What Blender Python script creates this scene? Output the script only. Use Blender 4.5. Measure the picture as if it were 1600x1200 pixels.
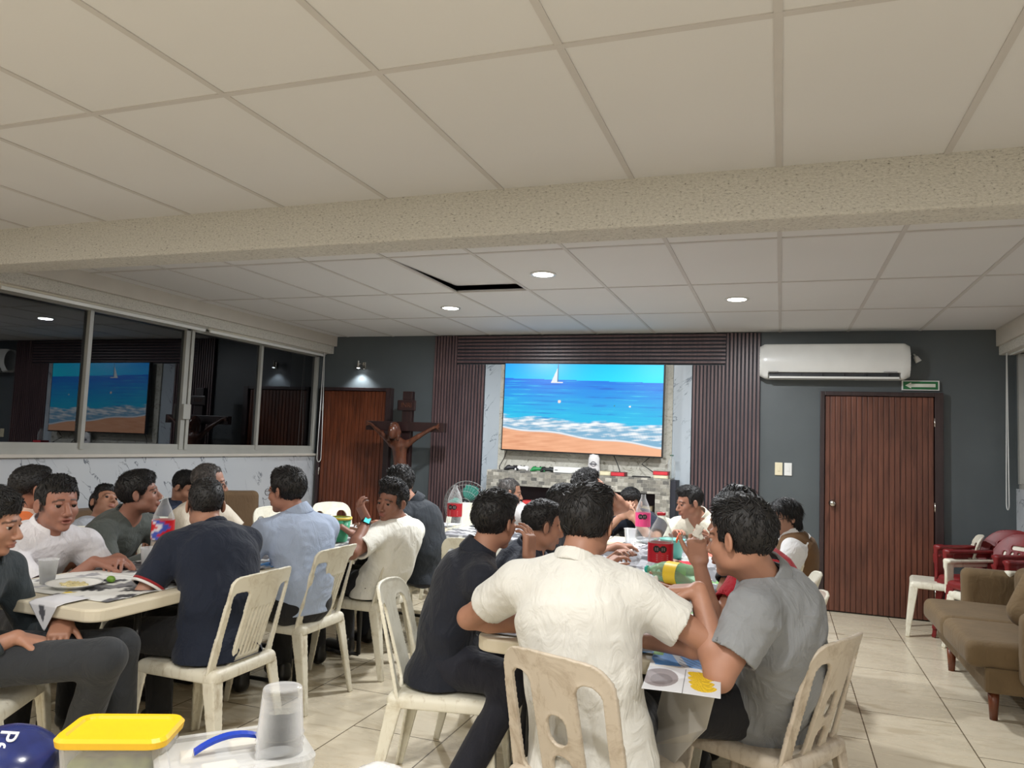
import bpy, bmesh, math, random
import numpy as np
from mathutils import Vector, Matrix, Euler

for o in list(bpy.data.objects): bpy.data.objects.remove(o)
C = bpy.context.scene.collection
rng = random.Random(7)
PI = math.pi

# ------------------------------------------------------------------ camera
def cam_axes(yaw, p, r):
    cy, sy = math.cos(yaw), math.sin(yaw)
    f = Vector((-sy*math.cos(p), cy*math.cos(p), math.sin(p)))
    ri = Vector((cy, sy, 0)); u = ri.cross(f)
    return ri*math.cos(r)+u*math.sin(r), -ri*math.sin(r)+u*math.cos(r), f
R_, U_, F_ = cam_axes(0.344964, 0.0759402, 0.0393935)
cd = bpy.data.cameras.new('camera'); cam = bpy.data.objects.new('camera', cd); C.objects.link(cam)
cam.matrix_world = Matrix(((R_.x, U_.x, -F_.x, 0), (R_.y, U_.y, -F_.y, 0), (R_.z, U_.z, -F_.z, 1.436), (0, 0, 0, 1)))
cd.sensor_fit = 'HORIZONTAL'; cd.sensor_width = 36.0; cd.lens = 36.0*1176.47/1600.0
cd.clip_start = 0.05; cd.clip_end = 100
bpy.context.scene.camera = cam

# ------------------------------------------------------------------ world, exposure
w = bpy.data.worlds.new('night'); bpy.context.scene.world = w; w.use_nodes = True
w.node_tree.nodes['Background'].inputs[0].default_value = (0.010, 0.013, 0.02, 1)
w.node_tree.nodes['Background'].inputs[1].default_value = 0.25
vs = bpy.context.scene.view_settings
vs.view_transform = 'Standard'; vs.look = 'None'; vs.gamma = 1.0; vs.use_curve_mapping = False
vs.exposure = 0.27

# room numbers (metres)
XL, XR, YB, YF, ZC = -5.17, 1.92, 7.65, -2.6, 2.59
# ceiling downlights: x, y, watts
LAMPS = [(-1.55, 4.86, 40), (-0.33, 5.93, 40), (-2.76, 6.0, 38),
         (-0.45, 1.05, 26), (-2.3, 0.6, 20), (-4.2, 1.3, 13), (0.9, -0.4, 30), (-1.4, -1.2, 22), (-3.6, -1.2, 14)]

# ------------------------------------------------------------------ materials
def srgb(r, g, b):
    f = lambda c: (c/255/12.92) if c/255 <= 0.04045 else ((c/255+0.055)/1.055)**2.4
    return (f(r), f(g), f(b), 1)
MATS = {}
class NT:
    def __init__(s, m): s.t = m.node_tree; s.n = s.t.nodes; s.l = s.t.links
    def add(s, ty, **kw):
        n = s.n.new(ty)
        for k, v in kw.items(): setattr(n, k, v)
        return n
    def link(s, a, b): s.l.new(a, b)
def base_mat(name, col, rough=0.5, metal=0.0, **kw):
    m = bpy.data.materials.new(name); m.use_nodes = True
    p = m.node_tree.nodes['Principled BSDF']
    p.inputs['Base Color'].default_value = col; p.inputs['Roughness'].default_value = rough; p.inputs['Metallic'].default_value = metal
    for k, v in kw.items(): p.inputs[k.replace('_', ' ')].default_value = v
    return m, NT(m), p
def ramp(nt, fac, stops):
    r = nt.add('ShaderNodeValToRGB'); e = r.color_ramp.elements
    while len(e) < len(stops): e.new(0.5)
    for i, (p, c) in enumerate(stops): e[i].position = p; e[i].color = c
    nt.link(fac, r.inputs[0]); return r.outputs[0]
def objco(nt, scale=(1, 1, 1), loc=(0, 0, 0), rot=(0, 0, 0)):
    t = nt.add('ShaderNodeTexCoord'); mp = nt.add('ShaderNodeMapping')
    mp.inputs['Scale'].default_value = scale; mp.inputs['Location'].default_value = loc; mp.inputs['Rotation'].default_value = rot
    nt.link(t.outputs['Object'], mp.inputs[0]); return mp.outputs[0]
def noise(nt, vec, scale, detail=3, rough=0.5, dist=0.0):
    n = nt.add('ShaderNodeTexNoise'); n.inputs['Scale'].default_value = scale; n.inputs['Detail'].default_value = detail
    n.inputs['Roughness'].default_value = rough; n.inputs['Distortion'].default_value = dist
    nt.link(vec, n.inputs['Vector']); return n.outputs[0]
def bump(nt, p, h, strength=0.3, dist=0.01):
    b = nt.add('ShaderNodeBump'); b.inputs['Strength'].default_value = strength; b.inputs['Distance'].default_value = dist
    nt.link(h, b.inputs['Height']); nt.link(b.outputs[0], p.inputs['Normal'])
def mix(nt, fac, a, b, mode='MIX'):
    m = nt.add('ShaderNodeMix', data_type='RGBA', blend_type=mode)
    for i, v in ((0, fac), (6, a), (7, b)):
        if hasattr(v, 'is_linked') or hasattr(v, 'links'): nt.link(v, m.inputs[i])
        else: m.inputs[i].default_value = v
    return m.outputs[2]
def var_mat(name, col, rough=0.5, amt=0.15, scale=6.0, bs=0.0, bscale=60.0, stretch=(1, 1, 1), **kw):
    """plain colour with slight noise variation and an optional fine bump"""
    if name in MATS: return MATS[name]
    m, nt, p = base_mat(name, col, rough, **kw)
    v = objco(nt, stretch)
    f = noise(nt, v, scale, 4)
    dark = tuple(c*(1-amt) for c in col[:3])+(1,); lite = tuple(min(1, c*(1+amt)) for c in col[:3])+(1,)
    nt.link(ramp(nt, f, [(0.3, dark), (0.7, lite)]), p.inputs['Base Color'])
    if bs > 0: bump(nt, p, noise(nt, v, bscale, 3), bs, 0.004)
    MATS[name] = m; return m
def cloth_mat(name, col, rough=0.85, bs=0.25):
    if name in MATS: return MATS[name]
    m, nt, p = base_mat(name, col, rough)
    v = objco(nt)
    f = noise(nt, v, 5, 3); f2 = noise(nt, v, 420, 2)
    a = tuple(c*0.9 for c in col[:3])+(1,); b = tuple(min(1, c*1.08) for c in col[:3])+(1,)
    nt.link(ramp(nt, f, [(0.3, a), (0.7, b)]), p.inputs['Base Color'])
    wv = noise(nt, objco(nt, (1, 1, 0.55), rot=(0.4, 0.5, 0)), 13, 3, 0.55, 1.2)
    mth = nt.add('ShaderNodeMath', operation='MULTIPLY_ADD'); mth.inputs[1].default_value = 0.05
    nt.link(f2, mth.inputs[0]); nt.link(wv, mth.inputs[2])
    bump(nt, p, mth.outputs[0], bs, 0.035)
    p.inputs['Sheen Weight'].default_value = 0.08
    MATS[name] = m; return m
def attr_mat(name, rough=0.5, emis=0.0, **kw):
    if name in MATS: return MATS[name]
    m, nt, p = base_mat(name, (1, 1, 1, 1), rough, **kw)
    a = nt.add('ShaderNodeAttribute', attribute_name='Col')
    if emis > 0:
        p.inputs['Base Color'].default_value = (0.01, 0.01, 0.01, 1)
        nt.link(a.outputs['Color'], p.inputs['Emission Color']); p.inputs['Emission Strength'].default_value = emis
    else: nt.link(a.outputs['Color'], p.inputs['Base Color'])
    MATS[name] = m; return m

def chair_mat(name, col, dirt):
    m, nt, p = base_mat(name, col, 0.42)
    v = objco(nt)
    f = noise(nt, v, 9, 6, 0.7, 0.6); f2 = noise(nt, objco(nt, (1, 1, 0.25)), 28, 5, 0.7)
    c1 = ramp(nt, f, [(0.50, col), (0.72, dirt)])
    c2 = ramp(nt, f2, [(0.55, (1, 1, 1, 1)), (0.78, (0.62, 0.54, 0.44, 1))])
    nt.link(mix(nt, 1.0, c1, c2, 'MULTIPLY'), p.inputs['Base Color'])
    bump(nt, p, noise(nt, v, 220, 2), 0.06, 0.003)
    return m
M_CHAIR = chair_mat('ivory_plastic', srgb(226, 221, 203), srgb(198, 188, 166))
M_CHAIR_D = chair_mat('dirty_plastic', srgb(206, 194, 176), srgb(166, 148, 126))
M_CHAIR_W = chair_mat('white_plastic', srgb(236, 232, 214), srgb(214, 206, 182))
M_CHAIR_R = chair_mat('maroon_plastic', srgb(128, 34, 36), srgb(104, 26, 30))
M_BLACK = var_mat('black_metal', srgb(26, 26, 28), 0.4)
M_CHROME = base_mat('chrome', srgb(215, 212, 205), 0.18, 1.0)[0]
M_WHITEP = var_mat('white_gloss_plastic', srgb(232, 233, 230), 0.25, 0.03)
def glassy(name, tint=(1, 1, 1, 1), opac=0.25, rough=0.15, milk=(0.9, 0.9, 0.9, 1)):
    """thin translucent plastic: transparent tint mixed with milky diffuse and a glossy skin"""
    if name in MATS: return MATS[name]
    m = bpy.data.materials.new(name); m.use_nodes = True; nt = NT(m); nt.n.clear()
    out = nt.add('ShaderNodeOutputMaterial'); tr = nt.add('ShaderNodeBsdfTransparent'); tr.inputs[0].default_value = tint
    p = nt.add('ShaderNodeBsdfPrincipled'); p.inputs['Base Color'].default_value = milk; p.inputs['Roughness'].default_value = rough
    lw = nt.add('ShaderNodeLayerWeight'); lw.inputs[0].default_value = 0.35
    mr = nt.add('ShaderNodeMapRange'); mr.inputs[3].default_value = opac; mr.inputs[4].default_value = min(1, opac+0.55)
    nt.link(lw.outputs['Facing'], mr.inputs[0])
    mx = nt.add('ShaderNodeMixShader'); nt.link(mr.outputs[0], mx.inputs[0]); nt.link(tr.outputs[0], mx.inputs[1]); nt.link(p.outputs[0], mx.inputs[2])
    nt.link(mx.outputs[0], out.inputs[0]); MATS[name] = m; return m
M_CUP = glassy('clear_plastic', (0.93, 0.94, 0.95, 1), 0.16)
M_PET = glassy('clear_bottle', (0.92, 0.95, 0.95, 1), 0.10, 0.05)
M_PETG = glassy('green_bottle', (0.80, 0.97, 0.84, 1), 0.22, 0.08, srgb(176, 226, 186))

# ------------------------------------------------------------------ mesh helpers
def mkobj(name, verts, faces, mat, parent=None, smooth=False, cols=None, mats=None, midx=None):
    me = bpy.data.meshes.new(name)
    verts = np.asarray(verts, dtype=np.float32).reshape(-1, 3)
    if isinstance(faces, np.ndarray):
        n = faces.shape[1]; nf = len(faces)
        me.vertices.add(len(verts)); me.vertices.foreach_set('co', verts.ravel())
        me.loops.add(nf*n); me.loops.foreach_set('vertex_index', faces.astype(np.int32).ravel())
        me.polygons.add(nf); me.polygons.foreach_set('loop_start', np.arange(0, nf*n, n, dtype=np.int32))
        me.update(calc_edges=True)
    else:
        me.from_pydata([tuple(map(float, v)) for v in verts], [], [tuple(f) for f in faces]); me.update()
    if mats:
        for m in mats: me.materials.append(m)
    elif mat: me.materials.append(mat)
    if midx is not None: me.polygons.foreach_set('material_index', np.asarray(midx, dtype=np.int32))
    if smooth: me.polygons.foreach_set('use_smooth', np.ones(len(me.polygons), dtype=bool))
    if cols is not None:
        a = me.color_attributes.new('Col', 'FLOAT_COLOR', 'POINT'); a.data.foreach_set('color', np.asarray(cols, dtype=np.float32).ravel())
    o = bpy.data.objects.new(name, me); C.objects.link(o)
    if parent: o.parent = parent
    return o
def from_bm(name, bm, mat, parent=None, smooth=False):
    bmesh.ops.recalc_face_normals(bm, faces=bm.faces)
    me = bpy.data.meshes.new(name); bm.to_mesh(me); bm.free()
    if mat: me.materials.append(mat)
    if smooth:
        me.polygons.foreach_set('use_smooth', np.ones(len(me.polygons), dtype=bool))
    o = bpy.data.objects.new(name, me); C.objects.link(o)
    if parent: o.parent = parent
    return o
def add_box(bm, x0, x1, y0, y1, z0, z1, bev=0.0, M=None):
    g = bmesh.ops.create_cube(bm, size=1.0)
    for v in g['verts']:
        v.co = Vector(((x0+x1)/2+v.co.x*(x1-x0), (y0+y1)/2+v.co.y*(y1-y0), (z0+z1)/2+v.co.z*(z1-z0)))
    if bev > 0:
        es = set(e for v in g['verts'] for e in v.link_edges)
        r = bmesh.ops.bevel(bm, geom=list(es), offset=bev, segments=2, profile=0.6, affect='EDGES')
        vs_ = r['verts']
    else: vs_ = g['verts']
    if M is not None:
        vv = set(vs_) | set(v for v in g['verts'] if v.is_valid)
        for v in vv: v.co = M @ v.co
def box(name, x0, x1, y0, y1, z0, z1, mat, parent=None, bev=0.0):
    bm = bmesh.new(); add_box(bm, x0, x1, y0, y1, z0, z1, bev); return from_bm(name, bm, mat, parent)
def tube_geo(path, r, n=8, closed=False):
    """tube along points; r float or list"""
    P = [Vector(p) for p in path]; V = []; Fc = []
    up = Vector((0, 0, 1)); prev = None
    for i, p in enumerate(P):
        a = P[i-1] if (i > 0 or closed) else P[i]; b = P[(i+1) % len(P)] if (i < len(P)-1 or closed) else P[i]
        t = (b-a).normalized()
        if prev is None:
            s = t.cross(up)
            if s.length < 1e-3: s = t.cross(Vector((1, 0, 0)))
            s.normalize()
        else:
            s = prev-t*prev.dot(t); s.normalize()
        prev = s; q = t.cross(s)
        rr = r[i] if isinstance(r, (list, tuple)) else r
        for k in range(n):
            an = 2*PI*k/n; V.append(p+s*math.cos(an)*rr+q*math.sin(an)*rr)
    m = len(P); rings = m if closed else m-1
    for i in range(rings):
        for k in range(n):
            Fc.append((i*n+k, i*n+(k+1) % n, ((i+1) % m)*n+(k+1) % n, ((i+1) % m)*n+k))
    if not closed:
        Fc.append(tuple(range(n))[::-1]); Fc.append(tuple((m-1)*n+k for k in range(n)))
    return V, Fc
def tube(name, path, r, mat, parent=None, n=8, closed=False):
    V, Fc = tube_geo(path, r, n, closed); return mkobj(name, [tuple(v) for v in V], Fc, mat, parent, True)
def tubes(name, paths, r, mat, parent=None, n=8, closed=False):
    V = []; Fc = []
    for p in paths:
        v, f = tube_geo(p, r, n, closed); k = len(V); V += v; Fc += [tuple(i+k for i in q) for q in f]
    return mkobj(name, [tuple(v) for v in V], Fc, mat, parent, True)
def lathe_geo(prof, n=32):
    V = []; Fc = []
    for (r, z) in prof:
        for k in range(n):
            a = 2*PI*k/n; V.append((r*math.cos(a), r*math.sin(a), z))
    for i in range(len(prof)-1):
        for k in range(n):
            Fc.append((i*n+k, i*n+(k+1) % n, (i+1)*n+(k+1) % n, (i+1)*n+k))
    return V, Fc
def lathe(name, prof, mat, parent=None, n=32, cap=True, M=None):
    V, Fc = lathe_geo(prof, n)
    if cap:
        if prof[0][0] > 1e-4: Fc.append(tuple(range(n))[::-1])
        if prof[-1][0] > 1e-4: Fc.append(tuple((len(prof)-1)*n+k for k in range(n)))
    if M is not None: V = [tuple(M @ Vector(v)) for v in V]
    return mkobj(name, V, Fc, mat, parent, True)
def text_mesh(name, cu, mat):
    o = bpy.data.objects.new(name, cu); C.objects.link(o); bpy.context.view_layer.update()
    me = bpy.data.meshes.new_from_object(o.evaluated_get(bpy.context.evaluated_depsgraph_get())); bpy.data.objects.remove(o)
    me.materials.clear(); me.materials.append(mat)
    o = bpy.data.objects.new(name, me); C.objects.link(o); return o
def thing(name, label, cat, loc=(0, 0, 0), rz=0.0, group=None):
    o = bpy.data.objects.new(name, None); C.objects.link(o); o.empty_display_size = 0.1
    o.location = loc; o.rotation_euler = (0, 0, rz); o['label'] = label; o['category'] = cat
    if group: o['group'] = group
    return o
def tag(o, label, cat, group=None):
    o['label'] = label; o['category'] = cat
    if group: o['group'] = group
    return o
def struct(o): o['kind'] = 'structure'; return o
def copy_tree(o, parent=None):
    c = o.copy(); C.objects.link(c)
    if parent: c.parent = parent
    for ch in list(o.children): copy_tree(ch, c)
    return c
def dup(root, loc, rz, label, group=None):
    r = copy_tree(root); r.location = loc; r.rotation_euler = (0, 0, rz); r['label'] = label
    if group: r['group'] = group
    return r

# ------------------------------------------------------------------ signed distance modelling
class SDF:
    def __init__(s, lo, hi, h):
        s.lo = np.array(lo, float)-2*h; s.h = h
        s.n = np.ceil((np.array(hi, float)+2*h-s.lo)/h).astype(int)+1
        s.D = np.full(s.n, 1.0, dtype=np.float32)
    def grid(s, lo, hi):
        a = np.clip(np.floor((np.array(lo)-s.lo)/s.h).astype(int), 0, s.n); b = np.clip(np.ceil((np.array(hi)-s.lo)/s.h).astype(int)+1, 0, s.n)
        if np.any(b <= a): return None, None
        ax = [(s.lo[i]+s.h*np.arange(a[i], b[i])).astype(np.float32) for i in range(3)]
        sl = tuple(slice(a[i], b[i]) for i in range(3))
        return sl, (ax[0][:, None, None], ax[1][None, :, None], ax[2][None, None, :])
    def op(s, fn, lo, hi, k=0.0, mode='add'):
        m = k+3*s.h
        sl, P = s.grid(np.array(lo)-m, np.array(hi)+m)
        if sl is None: return
        d = fn(*P); a = s.D[sl]
        if mode == 'add':
            if k > 0: hh = np.maximum(k-np.abs(a-d), 0)/k; s.D[sl] = np.minimum(a, d)-hh*hh*k*0.25
            else: s.D[sl] = np.minimum(a, d)
        else:
            d = -d
            if k > 0: hh = np.maximum(k-np.abs(a-d), 0)/k; s.D[sl] = np.maximum(a, d)+hh*hh*k*0.25
            else: s.D[sl] = np.maximum(a, d)
    def ell(s, c, r, R=None, k=0.0, mode='add'):
        """ellipsoid; R columns are its axes in world"""
        c = np.array(c, float); r = np.array(r, float)
        if R is None: R = np.eye(3)
        ext = np.sqrt(((R*r[None, :])**2).sum(1))
        def fn(x, y, z):
            dx, dy, dz = x-c[0], y-c[1], z-c[2]
            q = [(dx*R[0, i]+dy*R[1, i]+dz*R[2, i]) for i in range(3)]
            k0 = np.sqrt(sum((q[i]/r[i])**2 for i in range(3))); k1 = np.sqrt(sum((q[i]/r[i]**2)**2 for i in range(3)))+1e-9
            return k0*(k0-1)/k1
        s.op(fn, c-ext, c+ext, k, mode)
    def limb(s, a, b, ra, rb, k=0.0, flat=None, mode='add'):
        """tapered capsule; flat=(axis vector, factor) squeezes the section along that axis"""
        a = np.array(a, float); b = np.array(b, float); ab = b-a; L2 = float(ab@ab)+1e-12
        R = max(ra, rb)
        def fn(x, y, z):
            px, py, pz = x-a[0], y-a[1], z-a[2]
            t = np.clip((px*ab[0]+py*ab[1]+pz*ab[2])/L2, 0, 1)
            qx, qy, qz = px-t*ab[0], py-t*ab[1], pz-t*ab[2]
            q2 = qx*qx+qy*qy+qz*qz
            if flat is not None:
                n, f = flat; n = np.array(n, float); n = n/np.linalg.norm(n)
                qn = qx*n[0]+qy*n[1]+qz*n[2]
                e = np.sqrt(q2+(1/f**2-1)*qn*qn)
                tr = np.sqrt(q2)+1e-6
                return (e-(ra+t*(rb-ra)))*np.clip(tr/(e+1e-6), f, 1)
            return np.sqrt(q2)-(ra+t*(rb-ra))
        s.op(fn, np.minimum(a, b)-R, np.maximum(a, b)+R, k, mode)
    def box(s, c, h, R=None, rd=0.0, k=0.0, mode='add'):
        c = np.array(c, float); h = np.array(h, float)-rd
        if R is None: R = np.eye(3)
        ext = (np.abs(R)*(h+rd)[None, :]).sum(1)
        def fn(x, y, z):
            dx, dy, dz = x-c[0], y-c[1], z-c[2]
            q = [np.abs(dx*R[0, i]+dy*R[1, i]+dz*R[2, i])-h[i] for i in range(3)]
            return np.sqrt(sum(np.maximum(t, 0)**2 for t in q))+np.minimum(np.maximum(np.maximum(q[0], q[1]), q[2]), 0)-rd
        s.op(fn, c-ext, c+ext, k, mode)
    def half(s, p, n):
        """keep the side of the plane through p that lies against n"""
        p = np.array(p, float); n = np.array(n, float); n = n/np.linalg.norm(n)
        sl, P = s.grid(s.lo, s.lo+s.h*s.n)
        s.D[sl] = np.maximum(s.D[sl], (P[0]-p[0])*n[0]+(P[1]-p[1])*n[1]+(P[2]-p[2])*n[2])
    def wrinkle(s, amp, freq, seed=0, st=(1, 1, 1)):
        r = np.random.RandomState(seed)
        m = np.abs(s.D) < amp*3+s.h*2
        I = np.argwhere(m)
        if len(I) == 0: return
        P = s.lo+I*s.h; P = P*np.array(st)
        wv = np.zeros(len(P))
        for i in range(4):
            d = r.randn(3); d /= np.linalg.norm(d); d2 = r.randn(3)
            wv += np.sin(P@d*freq*(0.7+0.5*i)+1.3*np.sin(P@d2*freq*0.45+r.rand()*6)+r.rand()*6)/(1+0.4*i)
        s.D[m] -= (amp*wv/2.5).astype(np.float32)
    def mesh(s):
        D = s.D; h = s.h; inside = D < 0
        n = D.shape
        cnt = np.zeros((n[0]-1, n[1]-1, n[2]-1), dtype=np.int8)
        for i in (0, 1):
            for j in (0, 1):
                for k in (0, 1): cnt += inside[i:n[0]-1+i, j:n[1]-1+j, k:n[2]-1+k]
        act = (cnt > 0) & (cnt < 8)
        I = np.argwhere(act)
        if len(I) == 0: return np.zeros((0, 3)), np.zeros((0, 4), int)
        idx = np.full(act.shape, -1, dtype=np.int32); idx[act] = np.arange(len(I))
        acc = np.zeros((len(I), 3)); num = np.zeros(len(I))
        cor = [(a, b, c) for a in (0, 1) for b in (0, 1) for c in (0, 1)]
        val = {c: D[I[:, 0]+c[0], I[:, 1]+c[1], I[:, 2]+c[2]].astype(float) for c in cor}
        for a in cor:
            for ax in range(3):
                if a[ax]: continue
                b = list(a); b[ax] = 1; b = tuple(b)
                va, vb = val[a], val[b]; m = (va < 0) != (vb < 0)
                t = np.where(m, va/np.where(m, va-vb, 1), 0)
                for q in range(3):
                    acc[:, q] += np.where(m, a[q]+(t if q == ax else 0), 0)
                num += m
        V = s.lo+(I+acc/num[:, None])*h
        faces = []
        for ax in range(3):
            u, v = (ax+1) % 3, (ax+2) % 3
            sa = [slice(None)]*3; sb = [slice(None)]*3; sa[ax] = slice(0, n[ax]-1); sb[ax] = slice(1, n[ax])
            A = inside[tuple(sa)]; B = inside[tuple(sb)]
            E = np.argwhere(A != B)
            ok = (E[:, u] > 0) & (E[:, v] > 0) & (E[:, u] < n[u]-1) & (E[:, v] < n[v]-1)
            E = E[ok]; fl = A[E[:, 0], E[:, 1], E[:, 2]]
            def ix(du, dv):
                e = E.copy(); e[:, u] -= du; e[:, v] -= dv
                return idx[e[:, 0], e[:, 1], e[:, 2]]
            q = np.stack([ix(1, 1), ix(0, 1), ix(0, 0), ix(1, 0)], 1)
            q[~fl] = q[~fl][:, ::-1]
            faces.append(q)
        return V, np.concatenate(faces)
    def obj(s, name, mat, parent=None, org=(0, 0, 0), relax=1):
        V, Fq = s.mesh()
        if relax and len(V):
            for _ in range(relax):
                acc = np.zeros_like(V); num = np.zeros(len(V))
                for a, b in ((0, 1), (1, 2), (2, 3), (3, 0)):
                    for q in range(3):
                        acc[:, q] += np.bincount(Fq[:, a], weights=V[Fq[:, b], q], minlength=len(V))+np.bincount(Fq[:, b], weights=V[Fq[:, a], q], minlength=len(V))
                    num += np.bincount(Fq[:, a], minlength=len(V))+np.bincount(Fq[:, b], minlength=len(V))
                V = V*0.5+0.5*acc/np.maximum(num, 1)[:, None]
        return mkobj(name, V-np.array(org), Fq, mat, parent, True)
def basis(fwd, up=(0, 0, 1)):
    """columns: right, forward, up"""
    f = np.array(fwd, float); f /= np.linalg.norm(f); u = np.array(up, float)
    r = np.cross(f, u); r /= np.linalg.norm(r); u = np.cross(r, f)
    return np.stack([r, f, u], 1)

# ================================================================== ROOM SHELL
M_FLOOR, nt, p = base_mat('floor_tiles', srgb(190, 180, 155), 0.2)
v = objco(nt, rot=(0, 0, PI/2), loc=(0.0, 0.0, 0))
mp = v.node
br = nt.add('ShaderNodeTexBrick'); br.offset = 0.5; br.offset_frequency = 2
br.inputs['Scale'].default_value = 1.0; br.inputs['Brick Width'].default_value = 0.95; br.inputs['Row Height'].default_value = 0.483
br.inputs['Mortar Size'].default_value = 0.0035; br.inputs['Mortar Smooth'].default_value = 0.1; br.inputs['Bias'].default_value = 0.0
br.inputs['Color1'].default_value = srgb(228, 217, 194); br.inputs['Color2'].default_value = srgb(219, 208, 184); br.inputs['Mortar'].default_value = srgb(112, 100, 82)
# rotate 90 deg about z: (x, y) -> (-y, x); rows run along world y
mp.inputs['Rotation'].default_value = (0, 0, PI/2)
mp.inputs['Location'].default_value = (3.385+0.475, 1.98+0.0, 0)
nt.link(v, br.inputs['Vector'])
st = noise(nt, objco(nt, (1.0, 3.2, 1), rot=(0, 0, 0.5)), 2.6, 6, 0.62, 1.4)
vein = ramp(nt, st, [(0.34, (0.84, 0.81, 0.76, 1)), (0.48, (1, 1, 1, 1)), (0.68, (0.93, 0.91, 0.88, 1))])
nt.link(mix(nt, 1.0, br.outputs['Color'], vein, 'MULTIPLY'), p.inputs['Base Color'])
rr = nt.add('ShaderNodeMapRange'); rr.inputs[3].default_value = 0.16; rr.inputs[4].default_value = 0.36; nt.link(st, rr.inputs[0]); nt.link(rr.outputs[0], p.inputs['Roughness'])

M_SLATE = var_mat('slate_paint', srgb(84, 91, 94), 0.42, 0.06, 3, 0.12, 30)
M_TILE = var_mat('ceiling_tile', srgb(221, 220, 219), 0.85, 0.015, 1.2, 0.05, 90)
M_TBAR = var_mat('ceiling_bar', srgb(202, 198, 194), 0.6, 0.03)
M_PLASTER = None
M_PLASTER, nt, p = base_mat('rough_plaster', srgb(214, 208, 194), 0.9)
n1 = noise(nt, objco(nt, (0.8, 1, 1.5)), 90, 4, 0.6, 0.4)
nt.link(ramp(nt, n1, [(0.28, srgb(120, 114, 106)), (0.40, srgb(202, 199, 190)), (0.7, srgb(222, 219, 210))]), p.inputs['Base Color'])
bump(nt, p, n1, 0.55, 0.012)
M_PAINTW = var_mat('cream_paint', srgb(206, 200, 190), 0.7, 0.03)
M_ALU = var_mat('aluminium', srgb(150, 150, 146), 0.35, 0.05, metallic=0.0) if False else var_mat('aluminium', srgb(168, 168, 162), 0.35, 0.05)
R_MARB = math.radians(58)
def marble(name, col, dark, rot, sc=1.0):
    m, nt, p = base_mat(name, col, 0.22)
    v = objco(nt, (1, 1, 1), rot=rot)
    mp2 = nt.add('ShaderNodeMapping'); mp2.inputs['Scale'].default_value = (1.0, 1.0*sc, 3.2*sc); nt.link(v, mp2.inputs[0])
    n1 = noise(nt, mp2.outputs[0], 2.2, 4, 0.55, 0.5)
    d = (0, 0, 0, 1); l = (1, 1, 1, 1)
    line = ramp(nt, n1, [(0.488, d), (0.499, l), (0.502, l), (0.513, d)])
    msk = ramp(nt, noise(nt, objco(nt), 4.5, 2), [(0.47, d), (0.56, l)])
    f = mix(nt, 1.0, line, msk, 'MULTIPLY')
    c = mix(nt, f, col, dark)
    n2 = noise(nt, v, 1.8, 5)
    nt.link(mix(nt, 1.0, c, ramp(nt, n2, [(0.3, (0.92, 0.93, 0.95, 1)), (0.7, (1, 1, 1, 1))]), 'MULTIPLY'), p.inputs['Base Color'])
    return m
M_MARB_L = marble('marble_wainscot', srgb(206, 210, 214), srgb(104, 110, 120), (R_MARB, 0, 0), 1.0)
M_MARB_B = marble('marble_back', srgb(186, 196, 204), srgb(112, 122, 134), (0, 0.85, 0), 1.0)

struct(box('floor', -5.6, 2.3, YF, YB+0.3, -0.1, 0.0, M_FLOOR))
struct(box('wall_back', -5.6, 2.3, YB, YB+0.2, 0, ZC+0.5, M_SLATE))
struct(box('wall_front', -5.6, 2.3, YF-0.2, YF, 0, ZC+0.5, M_PAINTW))

# ceiling of lay-in tiles (one of them pushed up at its far edge)
def ceiling():
    V = []; Fc = []
    xs = [-0.02+0.601*i for i in range(-9, 4)]; xs[0] = -5.35; xs.append(2.2)
    ys = [YF, -1.66, -0.43, 0.79, 2.02, 3.22, 4.24, 5.37, 6.48, YB]
    for i in range(len(xs)-1):
        for j in range(len(ys)-1):
            x0, x1, y0, y1 = xs[i]+0.002, xs[i+1]-0.002, ys[j]+0.002, ys[j+1]-0.002
            z = ZC; zf = ZC
            if abs(x0+2.42) < 0.1 and abs(y0-4.24) < 0.1: zf = ZC+0.05; y1 -= 0.015
            k = len(V)
            V += [(x0, y0, z), (x1, y0, z), (x1, y1, zf), (x0, y1, zf), (x0, y0, z+0.015), (x1, y0, z+0.015), (x1, y1, zf+0.015), (x0, y1, zf+0.015)]
            Fc += [tuple(k+a for a in f) for f in ((0, 3, 2, 1), (4, 5, 6, 7), (0, 1, 5, 4), (1, 2, 6, 5), (2, 3, 7, 6), (3, 0, 4, 7))]
    o = mkobj('ceiling', V, Fc, M_TILE); struct(o)
    bm = bmesh.new()
    for x in xs[1:-1]: add_box(bm, x-0.012, x+0.012, YF, YB, ZC-0.004, ZC+0.004)
    for y in ys[1:-1]: add_box(bm, -5.35, 2.2, y-0.012, y+0.012, ZC-0.0045, ZC+0.0035)
    struct(from_bm('ceiling_grid', bm, M_TBAR))
    struct(box('ceiling_slab', -5.6, 2.3, YF, YB+0.2, ZC+0.35, ZC+0.5, M_PLASTER))
ceiling()
struct(box('ceiling_beam', -5.2, 2.2, 3.155, 3.365, 2.375, ZC+0.02, M_PLASTER, bev=0.012))

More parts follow.
